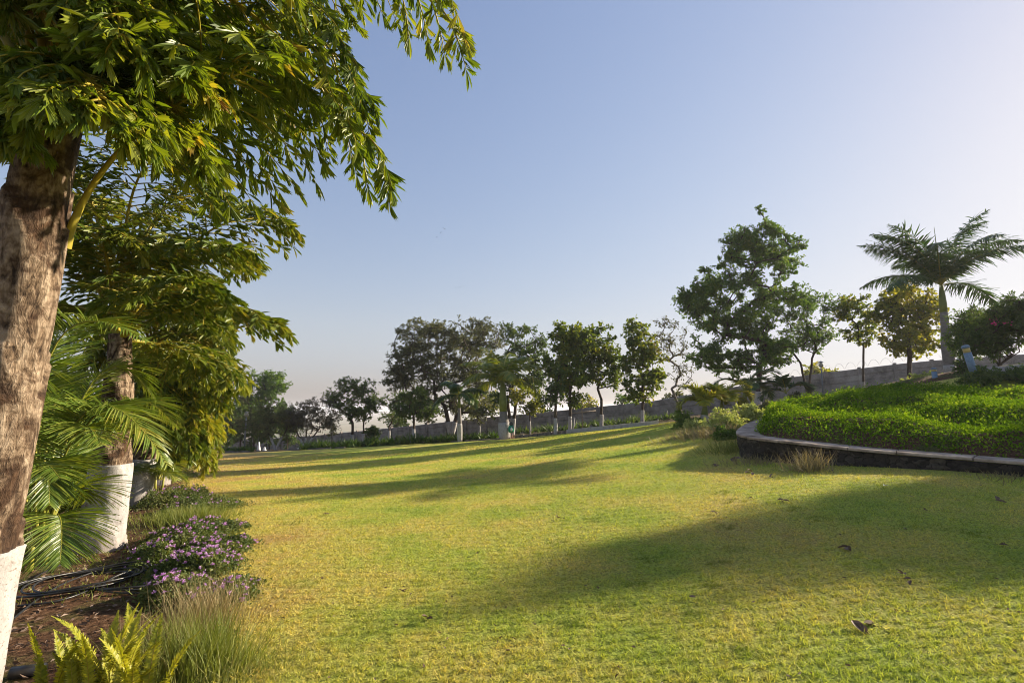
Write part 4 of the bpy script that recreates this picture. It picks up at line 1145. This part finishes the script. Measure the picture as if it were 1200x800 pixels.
K2 = dict(np_=18, nl=14, leaf=.135, plen=.64, droop=.5, ribr=.024, start=.22)
c0 = (140, 398, 6.2)
f2 = [(c0, (230, 230, 6.2), (335, 258, 6.2)), (c0, (230, 330, 6.0), (325, 378, 6.0)), (c0, (170, 190, 6.6), (262, 232, 7.0)), (c0, (140, 170, 6.0), (200, 185, 5.6)),
      (c0, (110, 200, 6.3), (95, 235, 7.2)), (c0, (90, 260, 6.2), (30, 270, 6.0)), (c0, (100, 330, 6.2), (20, 380, 6.6)), (c0, (180, 330, 5.8), (235, 330, 5.2)),
      (c0, (200, 400, 6.8), (255, 430, 7.8)), (c0, (150, 300, 7), (190, 330, 8.2)), (c0, (120, 250, 5.6), (110, 270, 5.0)), (c0, (120, 190, 5.8), (60, 200, 5.6)),
      (c0, (200, 250, 6.6), (290, 310, 7.4)), (c0, (160, 270, 6.2), (280, 290, 5.6))]
fish_palm('second fishtail palm with bulging white base beside the coiled hose', (115, 637, 6.25), 6.25, (137, 480), (141, 392), .25, .155, .115, .98, 'fish2', f2, 5, **K2)
K3 = dict(np_=18, nl=11, leaf=.17, plen=.65, droop=.7, ribr=.024, start=.2)
c1 = (178, 405, 9.5)
f3 = [(c1, (230, 310, 9.5), (270, 400, 9.5)), (c1, (240, 360, 9.2), (262, 470, 9.0)), (c1, (210, 300, 10), (250, 380, 11)), (c1, (170, 300, 9.5), (140, 380, 9.5)), (c1, (225, 350, 9.8), (235, 440, 10)),
      (c1, (200, 280, 9), (225, 330, 8.4)), (c1, (150, 330, 9), (110, 420, 9)), (c1, (215, 420, 9.2), (232, 520, 9.0)), (c1, (205, 440, 9.6), (212, 530, 9.4)), (c1, (190, 420, 8.8), (190, 500, 8.6))]
fish_palm('third fishtail palm with yellowing drooping fronds behind the second', (158, 585, 9.6), 9.6, (172, 480), (178, 400), .27, .16, .12, .85, 'fish2', f3 + [(c1, (190, 330, 8.6), (240, 360, 8.0)), (c1, (235, 400, 9.0), (272, 440, 8.6), dict(matn='fish3')), (c1, (225, 440, 9.4), (250, 500, 9.4), dict(matn='fish3')), (c1, (160, 440, 9.0), (130, 470, 8.6), dict(matn='fish3'))], 9, **K3)
c2 = (200, 430, 14)
f4 = [(c2, (240, 370, 14), (272, 430, 14)), (c2, (235, 400, 14), (255, 500, 14)), (c2, (220, 400, 14), (232, 530, 14)), (c2, (215, 360, 15), (245, 390, 15)), (c2, (190, 370, 14), (160, 430, 14)), (c2, (225, 430, 13), (246, 545, 13)), (c2, (205, 440, 13), (205, 530, 13)), (c2, (200, 340, 14), (215, 370, 14))]
fish_palm('farthest fishtail palm of the row, orange tinged hanging fronds', (186, 562, 14), 14, (194, 500), (200, 425), .25, .16, .12, .85, 'fish3', f4, 12, np_=16, nl=12, leaf=.21, plen=.8, droop=.95, ribr=.03, start=.2)

# areca palms ------------------------------------------------------
def areca(label, base, fr, matn='areca', ll=.42, lw=.032, nleaf=40, ribr=.014, seed=0, canes=4):
    B = base
    root = empty('areca_palm', B, label, 'palm', 'areca palms under the fishtail palms')
    rs = random.Random(seed)
    mb = MB()
    for k in range(canes):
        a = rs.uniform(0, 6.28); tube(mb, [(math.cos(a) * .12, math.sin(a) * .12, -.1), (math.cos(a) * .2, math.sin(a) * .2, .45)], [.028, .02], 7)
    mb.build('canes', M['areca_rib'], root)
    for f in fr:
        if isinstance(f[0], tuple):
            P = bez(at(*f[0]) - B, at(*f[1]) - B, at(*f[2]) - B, 16)
        else:
            P = arch((rs.uniform(-.12, .12), rs.uniform(-.12, .12), .3), f[0], f[1], f[2], f[3], 14)
        mb = MB(); pinnate(mb, P, nleaf, ll, lw, .22, .42, ribr=ribr, start=.25, jitter=.09, tipf=.5); mb.build('frond', [M[matn], M['areca_rib']], root)
    return root
a0 = ground_at(38, 665)
areca('nearest areca palm fanning out behind the nearest trunk', a0, [((45, 640, 4.9), (20, 300, 4.7), (172, 400, 4.5)), ((45, 640, 4.9), (90, 370, 4.6), (196, 545, 4.5)), ((40, 640, 4.9), (60, 330, 4.5), (20, 480, 4.2)),
      ((50, 640, 4.9), (110, 440, 4.8), (125, 500, 4.7)), ((50, 640, 4.9), (55, 480, 4.6), (58, 590, 4.4)), ((45, 640, 4.9), (80, 560, 4.5), (70, 660, 4.2)), ((45, 640, 4.9), (10, 480, 4.9), (-30, 560, 5.2)),
      ((48, 640, 4.9), (70, 420, 5.2), (110, 440, 6.0)), ((45, 640, 4.9), (60, 440, 5.0), (60, 470, 6.4)), ((45, 640, 4.9), (90, 450, 4.7), (118, 520, 4.2)), ((48, 640, 4.9), (105, 340, 5.2), (182, 470, 5.7)), ((50, 640, 5.2), (140, 400, 5.8), (205, 500, 6.6)), ((40, 640, 4.9), (70, 320, 5.0), (150, 370, 5.4)), ((45, 640, 4.9), (30, 500, 4.5), (70, 560, 4.0)), ((45, 640, 4.9), (20, 420, 5.1), (75, 400, 5.6)), ((48, 640, 4.9), (85, 540, 5.0), (100, 585, 5.2))], ll=.44, lw=.015, nleaf=74, seed=1)
for k, (px, py, s) in enumerate(((48, 648, .55), (20, 615, 1.0), (55, 600, 1.0), (160, 592, .8), (185, 578, 1.1))):
    b = ground_at(px, py)
    rr = random.Random(60 + k)
    fl = [(rr.uniform(0, 6.28) if k < 3 else 6.28 * q / 10, rr.uniform(.9, 1.4), s * rr.uniform(.9, 1.35), rr.uniform(1.2, 2.0)) for q in range(15)]
    areca(['low areca palm left of the second whitewashed trunk', 'areca palm deep in the shade behind the nearest trunk', 'areca palm filling the gap between the two nearest trunks', 'small areca right of the second whitewashed trunk', 'yellowish areca at the foot of the third fishtail palm'][k], b, fl, 'areca' if k < 4 else 'fish3', ll=(.24, .34, .36, .36, .5)[k], lw=.015, seed=60 + k, nleaf=54)
# shrubbery further left behind the palms closing the view
for k, (px, py, dd, r_) in enumerate(((10, 480, 12, 150), (90, 500, 14, 110), (160, 505, 18, 60))):
    tree('understory_shrub', ['tall leafy shrub mass behind the nearest trunk', 'leafy shrub behind the areca palms', 'leafy shrub behind the third fishtail palm'][k], 'shrub', (px, 560 - k * 5, dd), [(px, py, r_ * .5, 62 - 10 * k)], 'lf_mid', nclump=40, cr=.55, lpc=110, leaf=(.18, .09), trunk_r=.06, seed=70 + k, paint=0, fork_py=540, group='shrubs behind the palms')

# ------------------------------------------------------------------ near plants
def fern(label, b, n, h, seed, spread=.5):
    rs = random.Random(seed); root = empty('fern', b, label, 'fern', 'yellow ferns at the lower left corner')
    for k in range(n):
        az = rs.uniform(0, 6.28); el = rs.uniform(1.3, 1.56); ln = h * rs.uniform(.5, 1.05)
        P = arch((rs.uniform(-.1, .1) * spread * 2, rs.uniform(-.08, .08) * spread * 2, 0), az, el, ln, rs.uniform(.1, 1.0), 12)
        mb = MB(); pinnate(mb, P, 52, .042, .010, -.15, .35, tpl=T_STRIP, ribr=.0035, start=.12, sweep=.15, tipf=.25, jitter=.1); mb.build('frond', [M['fern'], M['petiole']], root)
for k, (px, py, n_, h_) in enumerate(((118, 830, 18, .56), (72, 835, 10, .50), (158, 840, 11, .50))):
    b = ground_at(px, min(py, 860)); fern(['tallest yellow fern at the bottom left corner', 'left yellow fern next to the black pipe', 'right yellow fern beside the dry grass tuft'][k], b, n_, h_, 80 + k)

def tuft(name, label, b, n, h, spread, mat, width=.006, lean=.45, group=None, seed=0, heads=0):
    R = np.random.default_rng(seed)
    C = np.stack([R.normal(0, spread, n), R.normal(0, spread * .8, n), np.full(n, -.01)], 1)
    C[:, 2] += Hn(C[:, 0] + b.x, C[:, 1] + b.y) - b.z
    Yv = np.stack([R.normal(0, lean, n) + C[:, 0] * .8, R.normal(0, lean, n) + C[:, 1] * .5, np.ones(n)], 1)
    mb = MB(); leaves(mb, C, Yv, R.uniform(.45, 1.1, n) * h, width, T_STRIP, R.normal(size=(n, 3)))
    o_ = mb.build(name, M[mat]); o_.location = b
    return tag(o_, label, 'grass', group)
tuft('grass_tuft', 'tall seeding grass tuft at the bottom beside the yellow ferns', ground_at(225, 790), 1500, .36, .15, 'greengrass', .0042, .28, 'tall grass tufts along the flower bed', 1)
tuft('grass_tuft', 'pale dry stalks in front of the purple flowers', ground_at(240, 740), 700, .40, .13, 'dry', .0036, .22, 'tall grass tufts along the flower bed', 2)
tuft('grass_tuft', 'brownish grass left of the tallest seeding tuft', ground_at(190, 775), 700, .32, .12, 'dry', .0036, .4, 'tall grass tufts along the flower bed', 3)
tuft('grass_tuft', 'low green grass spilling on to the lawn at the bottom edge', ground_at(275, 792), 3000, .10, .2, 'greengrass', .0045, .6, 'tall grass tufts along the flower bed', 4)
tuft('grass_tuft', 'grass growing between the two lantana clumps', ground_at(222, 612), 2200, .26, .28, 'greengrass', .006, .35, 'tall grass tufts along the flower bed', 5)
tuft('grass_tuft', 'straw coloured grass tuft against the stone retaining wall', ground_at(948, 553), 420, .42, .16, 'dry', .008, .45, 'dry grass at the foot of the bed', 6)
for k, (px, py, n_, h_) in enumerate(((838, 512, 700, .45), (815, 512, 600, .35), (862, 530, 500, .4), (885, 545, 300, .25), (1185, 563, 300, .15))):
    tuft('weed_tuft', ['dry grass below the variegated shrubs', 'dry grass at the left end of the pale shrubs', 'grass in the shade at the tip of the stone wall', 'low weeds at the foot of the stone wall tip', 'short weeds under the stone wall at the right edge'][k], ground_at(px, py), n_, h_, [.5, .5, .35, .3, .3][k], ['dry', 'dry', 'greengrass', 'dry', 'dry'][k], .012, .45, 'dry grass at the foot of the bed', 10 + k)

def lantana(label, b, rx, ry, h, nlv, nfl, seed):
    R = np.random.default_rng(seed); root = empty('lantana', b, label, 'flowering plant', 'lantana clumps edging the lawn')
    def pts(n, surf):
        a = R.random(n) * 6.283; r = R.random(n) ** .6 * (1 + .25 * R.normal(size=n) * (R.random(n) < .3)); r = np.minimum(np.abs(r), 1.25); x_ = r * np.cos(a) * rx; y_ = r * np.sin(a) * ry
        hh = h * np.sqrt(np.maximum(.06, 1 - r ** 2 * .9)) * (.72 + .75 * np.array([noise.noise(Vector((x_[i] * 4 + seed, y_[i] * 4, 0))) for i in range(n)]) )
        z_ = hh * (surf if np.isscalar(surf) else surf)
        g = Hn(x_ + b.x, y_ + b.y) - b.z
        return np.stack([x_, y_, z_ + g], 1)
    P = pts(nlv, R.random(nlv) ** .5)
    mb = MB(); leaves(mb, P, R.normal(size=(nlv, 3)) + np.array([0, 0, .3]), R.uniform(.018, .038, nlv), .02, T_OVAL); mb.build('foliage', M['lantana'], root)
    mb = MB()
    st = pts(70, .95)
    for q in st: tube(mb, [(q[0] * .3, q[1] * .3, 0), (q[0] * .8, q[1] * .8, q[2] * .6), tuple(q)], [.004, .003, .002], 3, cap=False)
    mb.build('stems', M['bark_grey'], root)
    H_ = pts(nfl, R.uniform(.95, 1.12, nfl)); n2 = 14
    C = np.repeat(H_, n2, 0) + R.normal(size=(nfl * n2, 3)) * .006
    dirs = R.normal(size=(nfl * n2, 3)); dirs[:, 2] = np.abs(dirs[:, 2]) * .7
    mb = MB(); leaves(mb, C, dirs, R.uniform(.012, .020, len(C)), .012, T_OVAL); mb.build('flowers', M['flower'], root)
lan = [(256, 706, .30, .26, .18, 4000, 45), (228, 674, .40, .46, .25, 10000, 120), (205, 702, .24, .3, .22, 4000, 45), (252, 650, .34, .50, .22, 7000, 70), (218, 636, .42, .62, .27, 8000, 75), (238, 598, .6, .7, .26, 8000, 26), (205, 590, .45, .8, .40, 7000, 50), (202, 562, .5, 1.0, .55, 7000, 50), (278, 692, .22, .24, .10, 1400, 16), (196, 655, .3, .5, .26, 4500, 50), (262, 625, .3, .5, .16, 2600, 16)]
for k, (px, py, rx, ry, h_, a_, b_) in enumerate(lan):
    lantana(['sparse purple lantana spilling on to the lawn in front', 'densest purple lantana clump beside the hose', 'small purple lantana nearest the coiled hose', 'purple lantana at the lawn side of the densest clump', 'dark leaved lantana with fewer flowers behind the densest clump', 'mostly green lantana with few blooms further back', 'lilac lantana beside the third palm base', 'farthest lantana, a dark tall clump with pale flowers', 'low scattered lantana creeping furthest on to the lawn', 'purple lantana on the soil side beside the second whitewashed trunk', 'low lantana with few flowers creeping on to the lawn behind the others'][k], ground_at(px, py), rx, ry, h_, a_, b_, 100 + k)

# variegated and green low shrubs beside the bed
def lowbush(label, px, py, d, rx, ry, mat, seed, n=26, leaf=(.08, .045)):
    tree('low_shrub', label, 'shrub', (px, py + ry, d), [(px, py, rx, ry)], mat, nclump=n, cr=.22, lpc=110, leaf=leaf, trunk_r=.02, seed=seed, paint=0, fork_py=py + ry * .6, group='clipped low shrubs left of the bed', twigs=False)
lowbush('bright yellow variegated shrub in front of the bottle palms', 846, 495, 16.6, 24, 15, 'lf_var', 1, 44)
lowbush('yellow topped variegated shrub nearer the capstones', 880, 486, 17.5, 20, 11, 'lf_var', 2, 36)
lowbush('soft green shrub left of the white bottle palm base', 803, 494, 19.5, 15, 11, 'lf_mid', 3, 30)
lowbush('grey green shrub in front of the white bottle palm base', 815, 501, 18.5, 18, 10, 'lf_var', 4, 34)
lowbush('dull green shrub directly behind the cap of the wall tip', 903, 478, 19.5, 16, 8, 'lf_olive', 5)
lowbush('green shrub low in the shade at the tip of the wall', 852, 512, 14.6, 14, 10, 'lf_mid', 6)
lowbush('grey green shrub on the slope left of the lamp post', 940, 468, 22.0, 18, 6, 'lf_olive', 7)
lowbush('pale dry shrub on the ridge below the golden tree', 1085, 445, 17.0, 26, 6, 'lf_var', 8)
lowbush('dark shrub on the bank below the pale ledge', 1180, 445, 13.6, 30, 10, 'lf_dark', 9)
lowbush('dark low shrub at the right edge below the oleanders', 1210, 440, 13.2, 30, 12, 'lf_dark', 10)
lowbush('dark shrub hugging the foot of the leaning bollard lamp', 1148, 445, 13.3, 16, 9, 'lf_dark', 11)

# strap leaved plants along the far left lawn edge and under the wall
k = 0
def strap(label_, p, n, h, seed, group, col='lf_strap'):
    R = np.random.default_rng(seed)
    Yv = np.stack([R.normal(0, .6, n), R.normal(0, .6, n), np.ones(n)], 1)
    mb = MB(); leaves(mb, R.normal(0, .10, (n, 3)) * np.array([1, 1, .05]), Yv, R.uniform(.6, 1.1, n) * h, .07, T_BLADE)
    o_ = mb.build('strap_plant', M[col]); o_.location = p
    return tag(o_, label_, 'plant', group)
for i in range(46):
    px = 352 + (588 - 352) * (i + .5) / 46 + rnd.uniform(-1.5, 1.5)
    if px > 560 and i % 3 == 0: continue
    d_ = np.interp(px, [340, 480, 592], [37.5, 35, 33]) + rnd.uniform(-.3, .8)
    p = gp(px, 522, d_)
    strap('green strap leaved plant in the row at the far left lawn edge', p, 40, rnd.uniform(.5, .85), i, 'strap leaved plants along the lawn edge')
for i in range(12):
    px = 262 + 36 * i / 12; p = gp(px, 529, 39 + rnd.uniform(0, 1)); strap('green strap leaved plant under the frangipani trees', p, 30, .5, 200 + i, 'strap leaved plants under the frangipanis')
for i in range(26):
    px = 604 + (795 - 604) * (i + .5) / 26 + rnd.uniform(-2, 2)
    p = gp(px, 500, np.interp(px, [600, 800], [36, 33]) + rnd.uniform(0, 4)); strap('dark strap leaved plant between the white kerb and the wall', p, 30, rnd.uniform(.45, .85), 300 + i, 'dark plants behind the white kerb', 'lf_dark')

# ------------------------------------------------------------------ lamps, bin, small things
def lamp_bollard(label, base_px, d, h, r, lean=0):
    B = gp(*base_px, d) if len(base_px) == 2 else base_px
    root = empty('bollard_lamp', B, label, 'lamp', 'bollard lamps beside the bed'); root.rotation_euler = (0, lean, 0)
    mb = MB(); lathe(mb, (0, 0, -.2), [(r, 0), (r, h * .72 + .2)], 20); mb.build('body', M['blue_metal'], root)
    mb = MB(); lathe(mb, (0, 0, h * .72), [(r * .9, 0), (r * .9, h * .16)], 20); ln_o = mb.build('lens', M['lamp_glass'], root)
    mb = MB(); lathe(mb, (0, 0, h * .88), [(r * 1.08, 0), (r * 1.08, h * .06), (r * .7, h * .11), (.01, h * .12)], 20); mb.build('cap', M['blue_metal'], ln_o)
B = at(1141, 436, 13.5)
lamp_bollard('leaning blue grey bollard lamp with amber band by the oleanders', B, 13.5, .74, .088, D2(-12))
lamp_bollard('short bollard lamp peeping over the hedge below the golden tree', at(1096, 447, 15.5), 15.5, .42, .07)
def post_lamp(label, B, h, r, globe):
    root = empty('lamp_post', B, label, 'lamp post', 'garden lamp posts')
    mb = MB(); tube(mb, [(0, 0, -.2), (0, 0, h)], [r, r * .8], 10); mb.build('pole', M['metal'], root)
    mb = MB(); lathe(mb, (0, 0, h - .01), [(.03, 0), (globe * .8, globe * .35), (globe, globe), (globe * .8, globe * 1.6), (globe * .2, globe * 1.95)], 16); lh_ = mb.build('lamp_head', M['white_glass'], root)
    mb = MB(); lathe(mb, (0, 0, h + globe * 1.9), [(globe * 1.15, 0), (globe * .5, .06), (.01, .08)], 16); mb.build('lamp_cap', M['metal'], lh_)
post_lamp('garden lamp post with pale head in front of the wall on the right', gp(965, 466, 24), (at(963, 430, 24).z - gp(965, 466, 24).z), .035, .11)
post_lamp('slim garden lamp post between dark shrubs at the far left', gp(286, 529, 40), (at(286, 488, 40).z - gp(286, 529, 40).z), .06, .17)

B = gp(599, 515, 31.6)
root = empty('litter_bin', B, 'small round green and white bin on a thin stand beside the central royal palm', 'bin')
mb = MB()
for s in (-1, 1): tube(mb, [(s * .07, 0, -.05), (s * .05, 0, .42)], [.022, .02], 6)
mb.build('stand', M['rust'], root)
mb = MB(); lathe(mb, (0, 0, .40), [(.10, 0), (.17, .06), (.19, .22), (.17, .36), (.12, .44)], 18); bd_ = mb.build('body', M['green_plastic'], root)
mb = MB(); lathe(mb, (0.02, -.145, .50), [(.01, 0), (.055, .01), (.075, .12), (.05, .22), (.01, .24)], 12); mb.build('white_panel', M['white_plain'], bd_)
mb = MB(); lathe(mb, (0, 0, .845), [(.1, 0), (.13, .05), (.11, .16), (.03, .2)], 14); mb.build('lid', M['black'], root)

root = empty('bamboo_frame', gp(683, 505, 33), 'bare wooden stake with a crossbar beside the yellowing tree', 'stake frame')
mb = MB(); tube(mb, [(0, 0, -.1), (-.04, 0, 1.5), (-.1, 0, 2.4)], [.035, .03, .025], 6); mb.build('stake', M['wood'], root)
mb = MB(); tube(mb, [(-.7, -.05, 1.10), (.85, -.05, 1.28)], [.03, .03], 6); mb.build('crossbar', M['wood'], root)
mb = MB(); tube(mb, [(0, 0, -.1), (.14, 0, .9)], [.035, .03], 7)
o_ = mb.build('stake', M['paint']); o_.location = gp(671, 506, 31.8); tag(o_, 'short whitewashed stick leaning beside the yellowing tree base', 'stake')
mb = MB(); 
V0 = gline([(200, 524, 52), (256, 523, 52)], 6); strip_box(mb, V0, .3, .75, .3)
tag(mb.build('low_wall', M['pinkwall']), 'low pinkish plastered wall glimpsed beyond the far left corner', 'wall')
for k, (px, h_) in enumerate(((310, .35), (303, .8))):
    mb = MB(); lathe(mb, (0, 0, -.05), [(.16, 0), (.14, h_ * .3), (.08, h_ * .65), (.09, h_ * .8), (.02, h_)], 12)
    o_ = mb.build('garden_ornament', M['white_plain']); o_.location = gp(px, 527, 44); tag(o_, ['small white cone shaped ornament under the far left trees', 'taller white ornament among the dark far left shrubs'][k], 'ornament')
# white ledge on the bank at right
mb = MB(); strip_box(mb, [at(1148, 433, 14.6), at(1172, 431.5, 14.3), at(1215, 428, 13.8), at(1300, 422, 13)], .3, .05, .12)
tag(mb.build('stone_ledge', M['paint']), 'pale narrow ledge on the dark bank under the oleanders', 'ledge')
mb = MB(); V = []
for px in (1135, 1150, 1180, 1215, 1300):
    a = at(px, 458, 13.2); b = at(px, 437 if px > 1140 else 445, 14.3); c = at(px, 437 if px > 1140 else 445, 16.5)
    V += [tuple(a), tuple(b), tuple(c)]
mb.add(V, [(3 * i + j, 3 * i + j + 3, 3 * i + j + 4, 3 * i + j + 1) for i in range(4) for j in range(2)])
tag(mb.build('bank', M['soil']), 'dark soil bank behind the green bed', kind='structure')

# hose coils
hose = MB(); hb = ground_at(105, 690)
def gcoil(cx, cy, rx, ry, a0, a1, n, rot, dz):
    out = []
    for i in range(n):
        a = a0 + (a1 - a0) * i / (n - 1); w_ = 1 + .10 * math.sin(a * 1.7 + rot)
        x_ = rx * w_ * math.cos(a); y_ = ry * w_ * math.sin(a)
        X_ = cx + x_ * math.cos(rot) - y_ * math.sin(rot); Y_ = cy + x_ * math.sin(rot) + y_ * math.cos(rot)
        out.append(Vector((X_, Y_, H(X_, Y_) + .015 + dz + .012 * math.sin(a * 3))))
    return out
pa = ground_at(75, 688); pb = ground_at(160, 685)
for k in range(5):
    P = gcoil(pa.x + .05 * k, pa.y + .02 * k, .50 - .02 * k, .30 + .03 * (k % 3), 0, 6.28, 60, .35 + .12 * k, .012 * k); tube(hose, [p - hb for p in P], [.0085] * 60, 6)
for k in range(3):
    P = gcoil(pb.x, pb.y + .03 * k, .34 - .03 * k, .26 + .02 * k, 0, 6.28, 60, -.3 + .25 * k, .012 * k); tube(hose, [p - hb for p in P], [.0085] * 60, 6)
for (A_, B_, C_) in (((8, 735), (70, 690), (150, 660)), ((20, 715), (90, 700), (180, 655)), ((120, 600), (150, 645), (175, 690)), ((30, 690), (60, 670), (140, 640))):
    P = [ground_at(*A_), ground_at(*B_), ground_at(*C_)]; P = resample(P, .05)
    tube(hose, [Vector((p.x, p.y, H(p.x, p.y) + .02)) - hb for p in P], [.0085] * len(P), 6)
o_ = hose.build('garden_hose', M['black']); o_.location = hb
tag(o_, 'tangled black irrigation hose coiled on the soil beside the palms', 'hose')
# pipe and stones at the bottom left
p0 = ground_at(12, 795); p1_ = ground_at(52, 790)
mb = MB(); tube(mb, [Vector((0, 0, .03)), (p1_ - p0) + Vector((0, 0, .03))], [.035, .035], 14)
o_ = mb.build('pipe', M['black']); o_.location = p0; tag(o_, 'short dark plastic pipe lying at the foot of the nearest palm', 'pipe')

# mulch, litter and fallen leaves
def litter_mesh(R, s):
    mb = MB(); n = R.integers(2, 4)
    leaves(mb, R.normal(0, s * .25, (n, 3)) * np.array([1, 1, .1]) + np.array([0, 0, .02]), R.normal(size=(n, 3)) * np.array([1, 1, .25]), s, s * .45, T_OVAL, np.array([[R.normal() * .4, R.normal() * .4, 1]] * n))
    return mb
R = np.random.default_rng(5)
fl = [(1007, 743, .13, 'pale curled fallen leaf near the bottom right'), (993, 649, .11, 'dark fallen leaf in the shaded middle of the lawn'), (507, 736, .07, 'small black fallen leaf near the bottom centre'), (917, 592, .09, 'brown fallen leaf at the edge of the tree shade'),
      (883, 557, .12, 'dark clump of fallen leaves in front of the wall tip'), (858, 541, .22, 'large brown dead frond piece at the wall tip'), (1038, 573, .06, 'white scrap on the lawn below the stone wall'), (1165, 592, .11, 'black fallen leaf near the right edge'),
      (1064, 687, .07, 'small dark fallen leaf right of centre in shade'), (1174, 645, .07, 'small fallen leaf near the right edge in shade'), (653, 611, .05, 'tiny dark fallen leaf in the sunny centre'), (382, 607, .06, 'small brown fallen leaf on the left of the lawn'),
      (810, 711, .05, 'pale speck of leaf near the footprints'), (837, 605, .05, 'pale fallen leaf above the footprints'), (1060, 683, .06, 'dark leaf beside another small leaf in shade'), (880, 588, .05, 'little brown leaf in sun near the wall'), (690, 570, .05, 'little dark leaf in the far middle of the lawn')]
fl += [(905, 562, .08, 'flat brown leaf right of the dead frond piece'), (840, 548, .12, 'reddish dead leaf left of the dead frond piece'), (975, 556, .05, 'small pale leaf beside the straw coloured tuft'), (1085, 604, .05, 'small dark leaf below the middle of the stone wall'), (560, 655, .045, 'tiny dark leaf left of the big shadow'), (470, 700, .04, 'tiny brown leaf in the sunny lower left lawn')]
for px, py, s, lb in fl:
    o_ = litter_mesh(R, s).build('fallen_leaf', M['white_plain'] if 'white' in lb else M['deadleaf']); o_.location = ground_at(px, py) + Vector((0, 0, .035)); tag(o_, lb, 'leaf', 'fallen leaves on the lawn')
n = 9000
y_ = 2.6 + R.random(n) * 12; x_ = lawn_left(y_) - R.random(n) ** .8 * 4.5 - .1
P = np.stack([x_, y_, Hn(x_, y_) + .012], 1)
mb = MB(); leaves(mb, P, R.normal(size=(n, 3)) * np.array([1, 1, .3]), R.uniform(.02, .08, n), R.uniform(.006, .03, n), T_DIAMOND)
tag(mb.build('leaf_litter', M['deadleaf']), 'brown leaf litter and mulch on the palm bed', 'leaf litter', kind='stuff')
n = 9000
y_ = 4.4 + R.random(n) * 9; x_ = lawn_left(y_) - .2 - R.random(n) * 4.5
keep = np.array([noise.noise(Vector((x_[i] * .9, y_[i] * .9, 4))) > .02 for i in range(n)]); x_, y_ = x_[keep], y_[keep]; n = len(x_)
mb = MB(); leaves(mb, np.stack([x_, y_, Hn(x_, y_)], 1), np.stack([R.normal(0, .5, n), R.normal(0, .5, n), np.ones(n)], 1), R.uniform(.03, .09, n), .007, T_STRIP)
tag(mb.build('bed_grass', M['greengrass']), 'thin green grass growing on the soil between the palms', 'grass', kind='stuff')

n = 900
y_ = 2.6 + R.random(n) ** 1.3 * 22; x_ = (R.random(n) * 2 - 1) * y_ * 1.02
keep = (x_ > lawn_left(y_)) & ~((x_ > np.interp(y_, [0, 7.4, 8.4, 10, 11.5, 13, 16, 30], [99, 7.1, 6.4, 5.2, 5.0, 6.3, 8, 99])) & (y_ > 5.5)); x_, y_ = x_[keep], y_[keep]; n = len(x_)
mb = MB(); leaves(mb, np.stack([x_, y_, Hn(x_, y_) + .045], 1), R.normal(size=(n, 3)) * np.array([1, 1, .3]), R.uniform(.012, .04, n), R.uniform(.006, .018, n), T_OVAL)
tag(mb.build('lawn_debris', M['deadleaf']), 'tiny brown leaf bits scattered over the lawn', 'leaf litter', kind='stuff')

# birds
for k, (px, py, s) in enumerate(((520.5, 268, .55), (516.5, 272.5, .4), (512, 278, .35), (534.5, 337, .35), (539.5, 336.5, .4), (543.5, 335, .3))):
    mb = MB(); s2 = s * .29
    tube(mb, [(0, -s2 * .5, 0), (0, -s2 * .2, 0), (0, s2 * .3, 0), (0, s2 * .6, 0)], [.01, s2 * .13, s2 * .12, .01], 6)
    for sg in (-1, 1):
        mb.add([(0, -.25 * s2, .02), (0, .2 * s2, .02), (sg * .6 * s2, .15 * s2, .28 * s2), (sg * .6 * s2, -.15 * s2, .28 * s2), (sg * 1.2 * s2, -.1 * s2, -.05 * s2)], [(0, 1, 2, 3), (3, 2, 4)])
    o_ = mb.build('bird', M['black']); o_.location = at(px, py, 44); o_.rotation_euler = (0, D2(25 if k == 0 else -10), D2(30 * k))
    tag(o_, ['largest bird, highest of the upper flock', 'middle bird of the upper flock', 'lowest and faintest bird of the upper flock', 'left bird of the lower flock', 'middle bird of the lower flock', 'right and smallest bird of the lower flock'][k], 'bird', 'birds in the sky')

# ------------------------------------------------------------------ haze
m, t, o = newmat('haze_air')
pv = t.nodes.new('ShaderNodeVolumePrincipled')
pv.inputs['Color'].default_value = (.92, .93, 1.0, 1)
pv.inputs['Density'].default_value = 0.0004
pv.inputs['Anisotropy'].default_value = 0.35
t.links.new(pv.outputs[0], o.inputs['Volume'])
mb = MB(); zlo = float(Z.min()) - 3
box(mb, (0, 0, (zlo + 18) / 2), (40000, 40000, 18 - zlo))
tag(mb.build('haze', m), 'thin morning haze', kind='stuff')
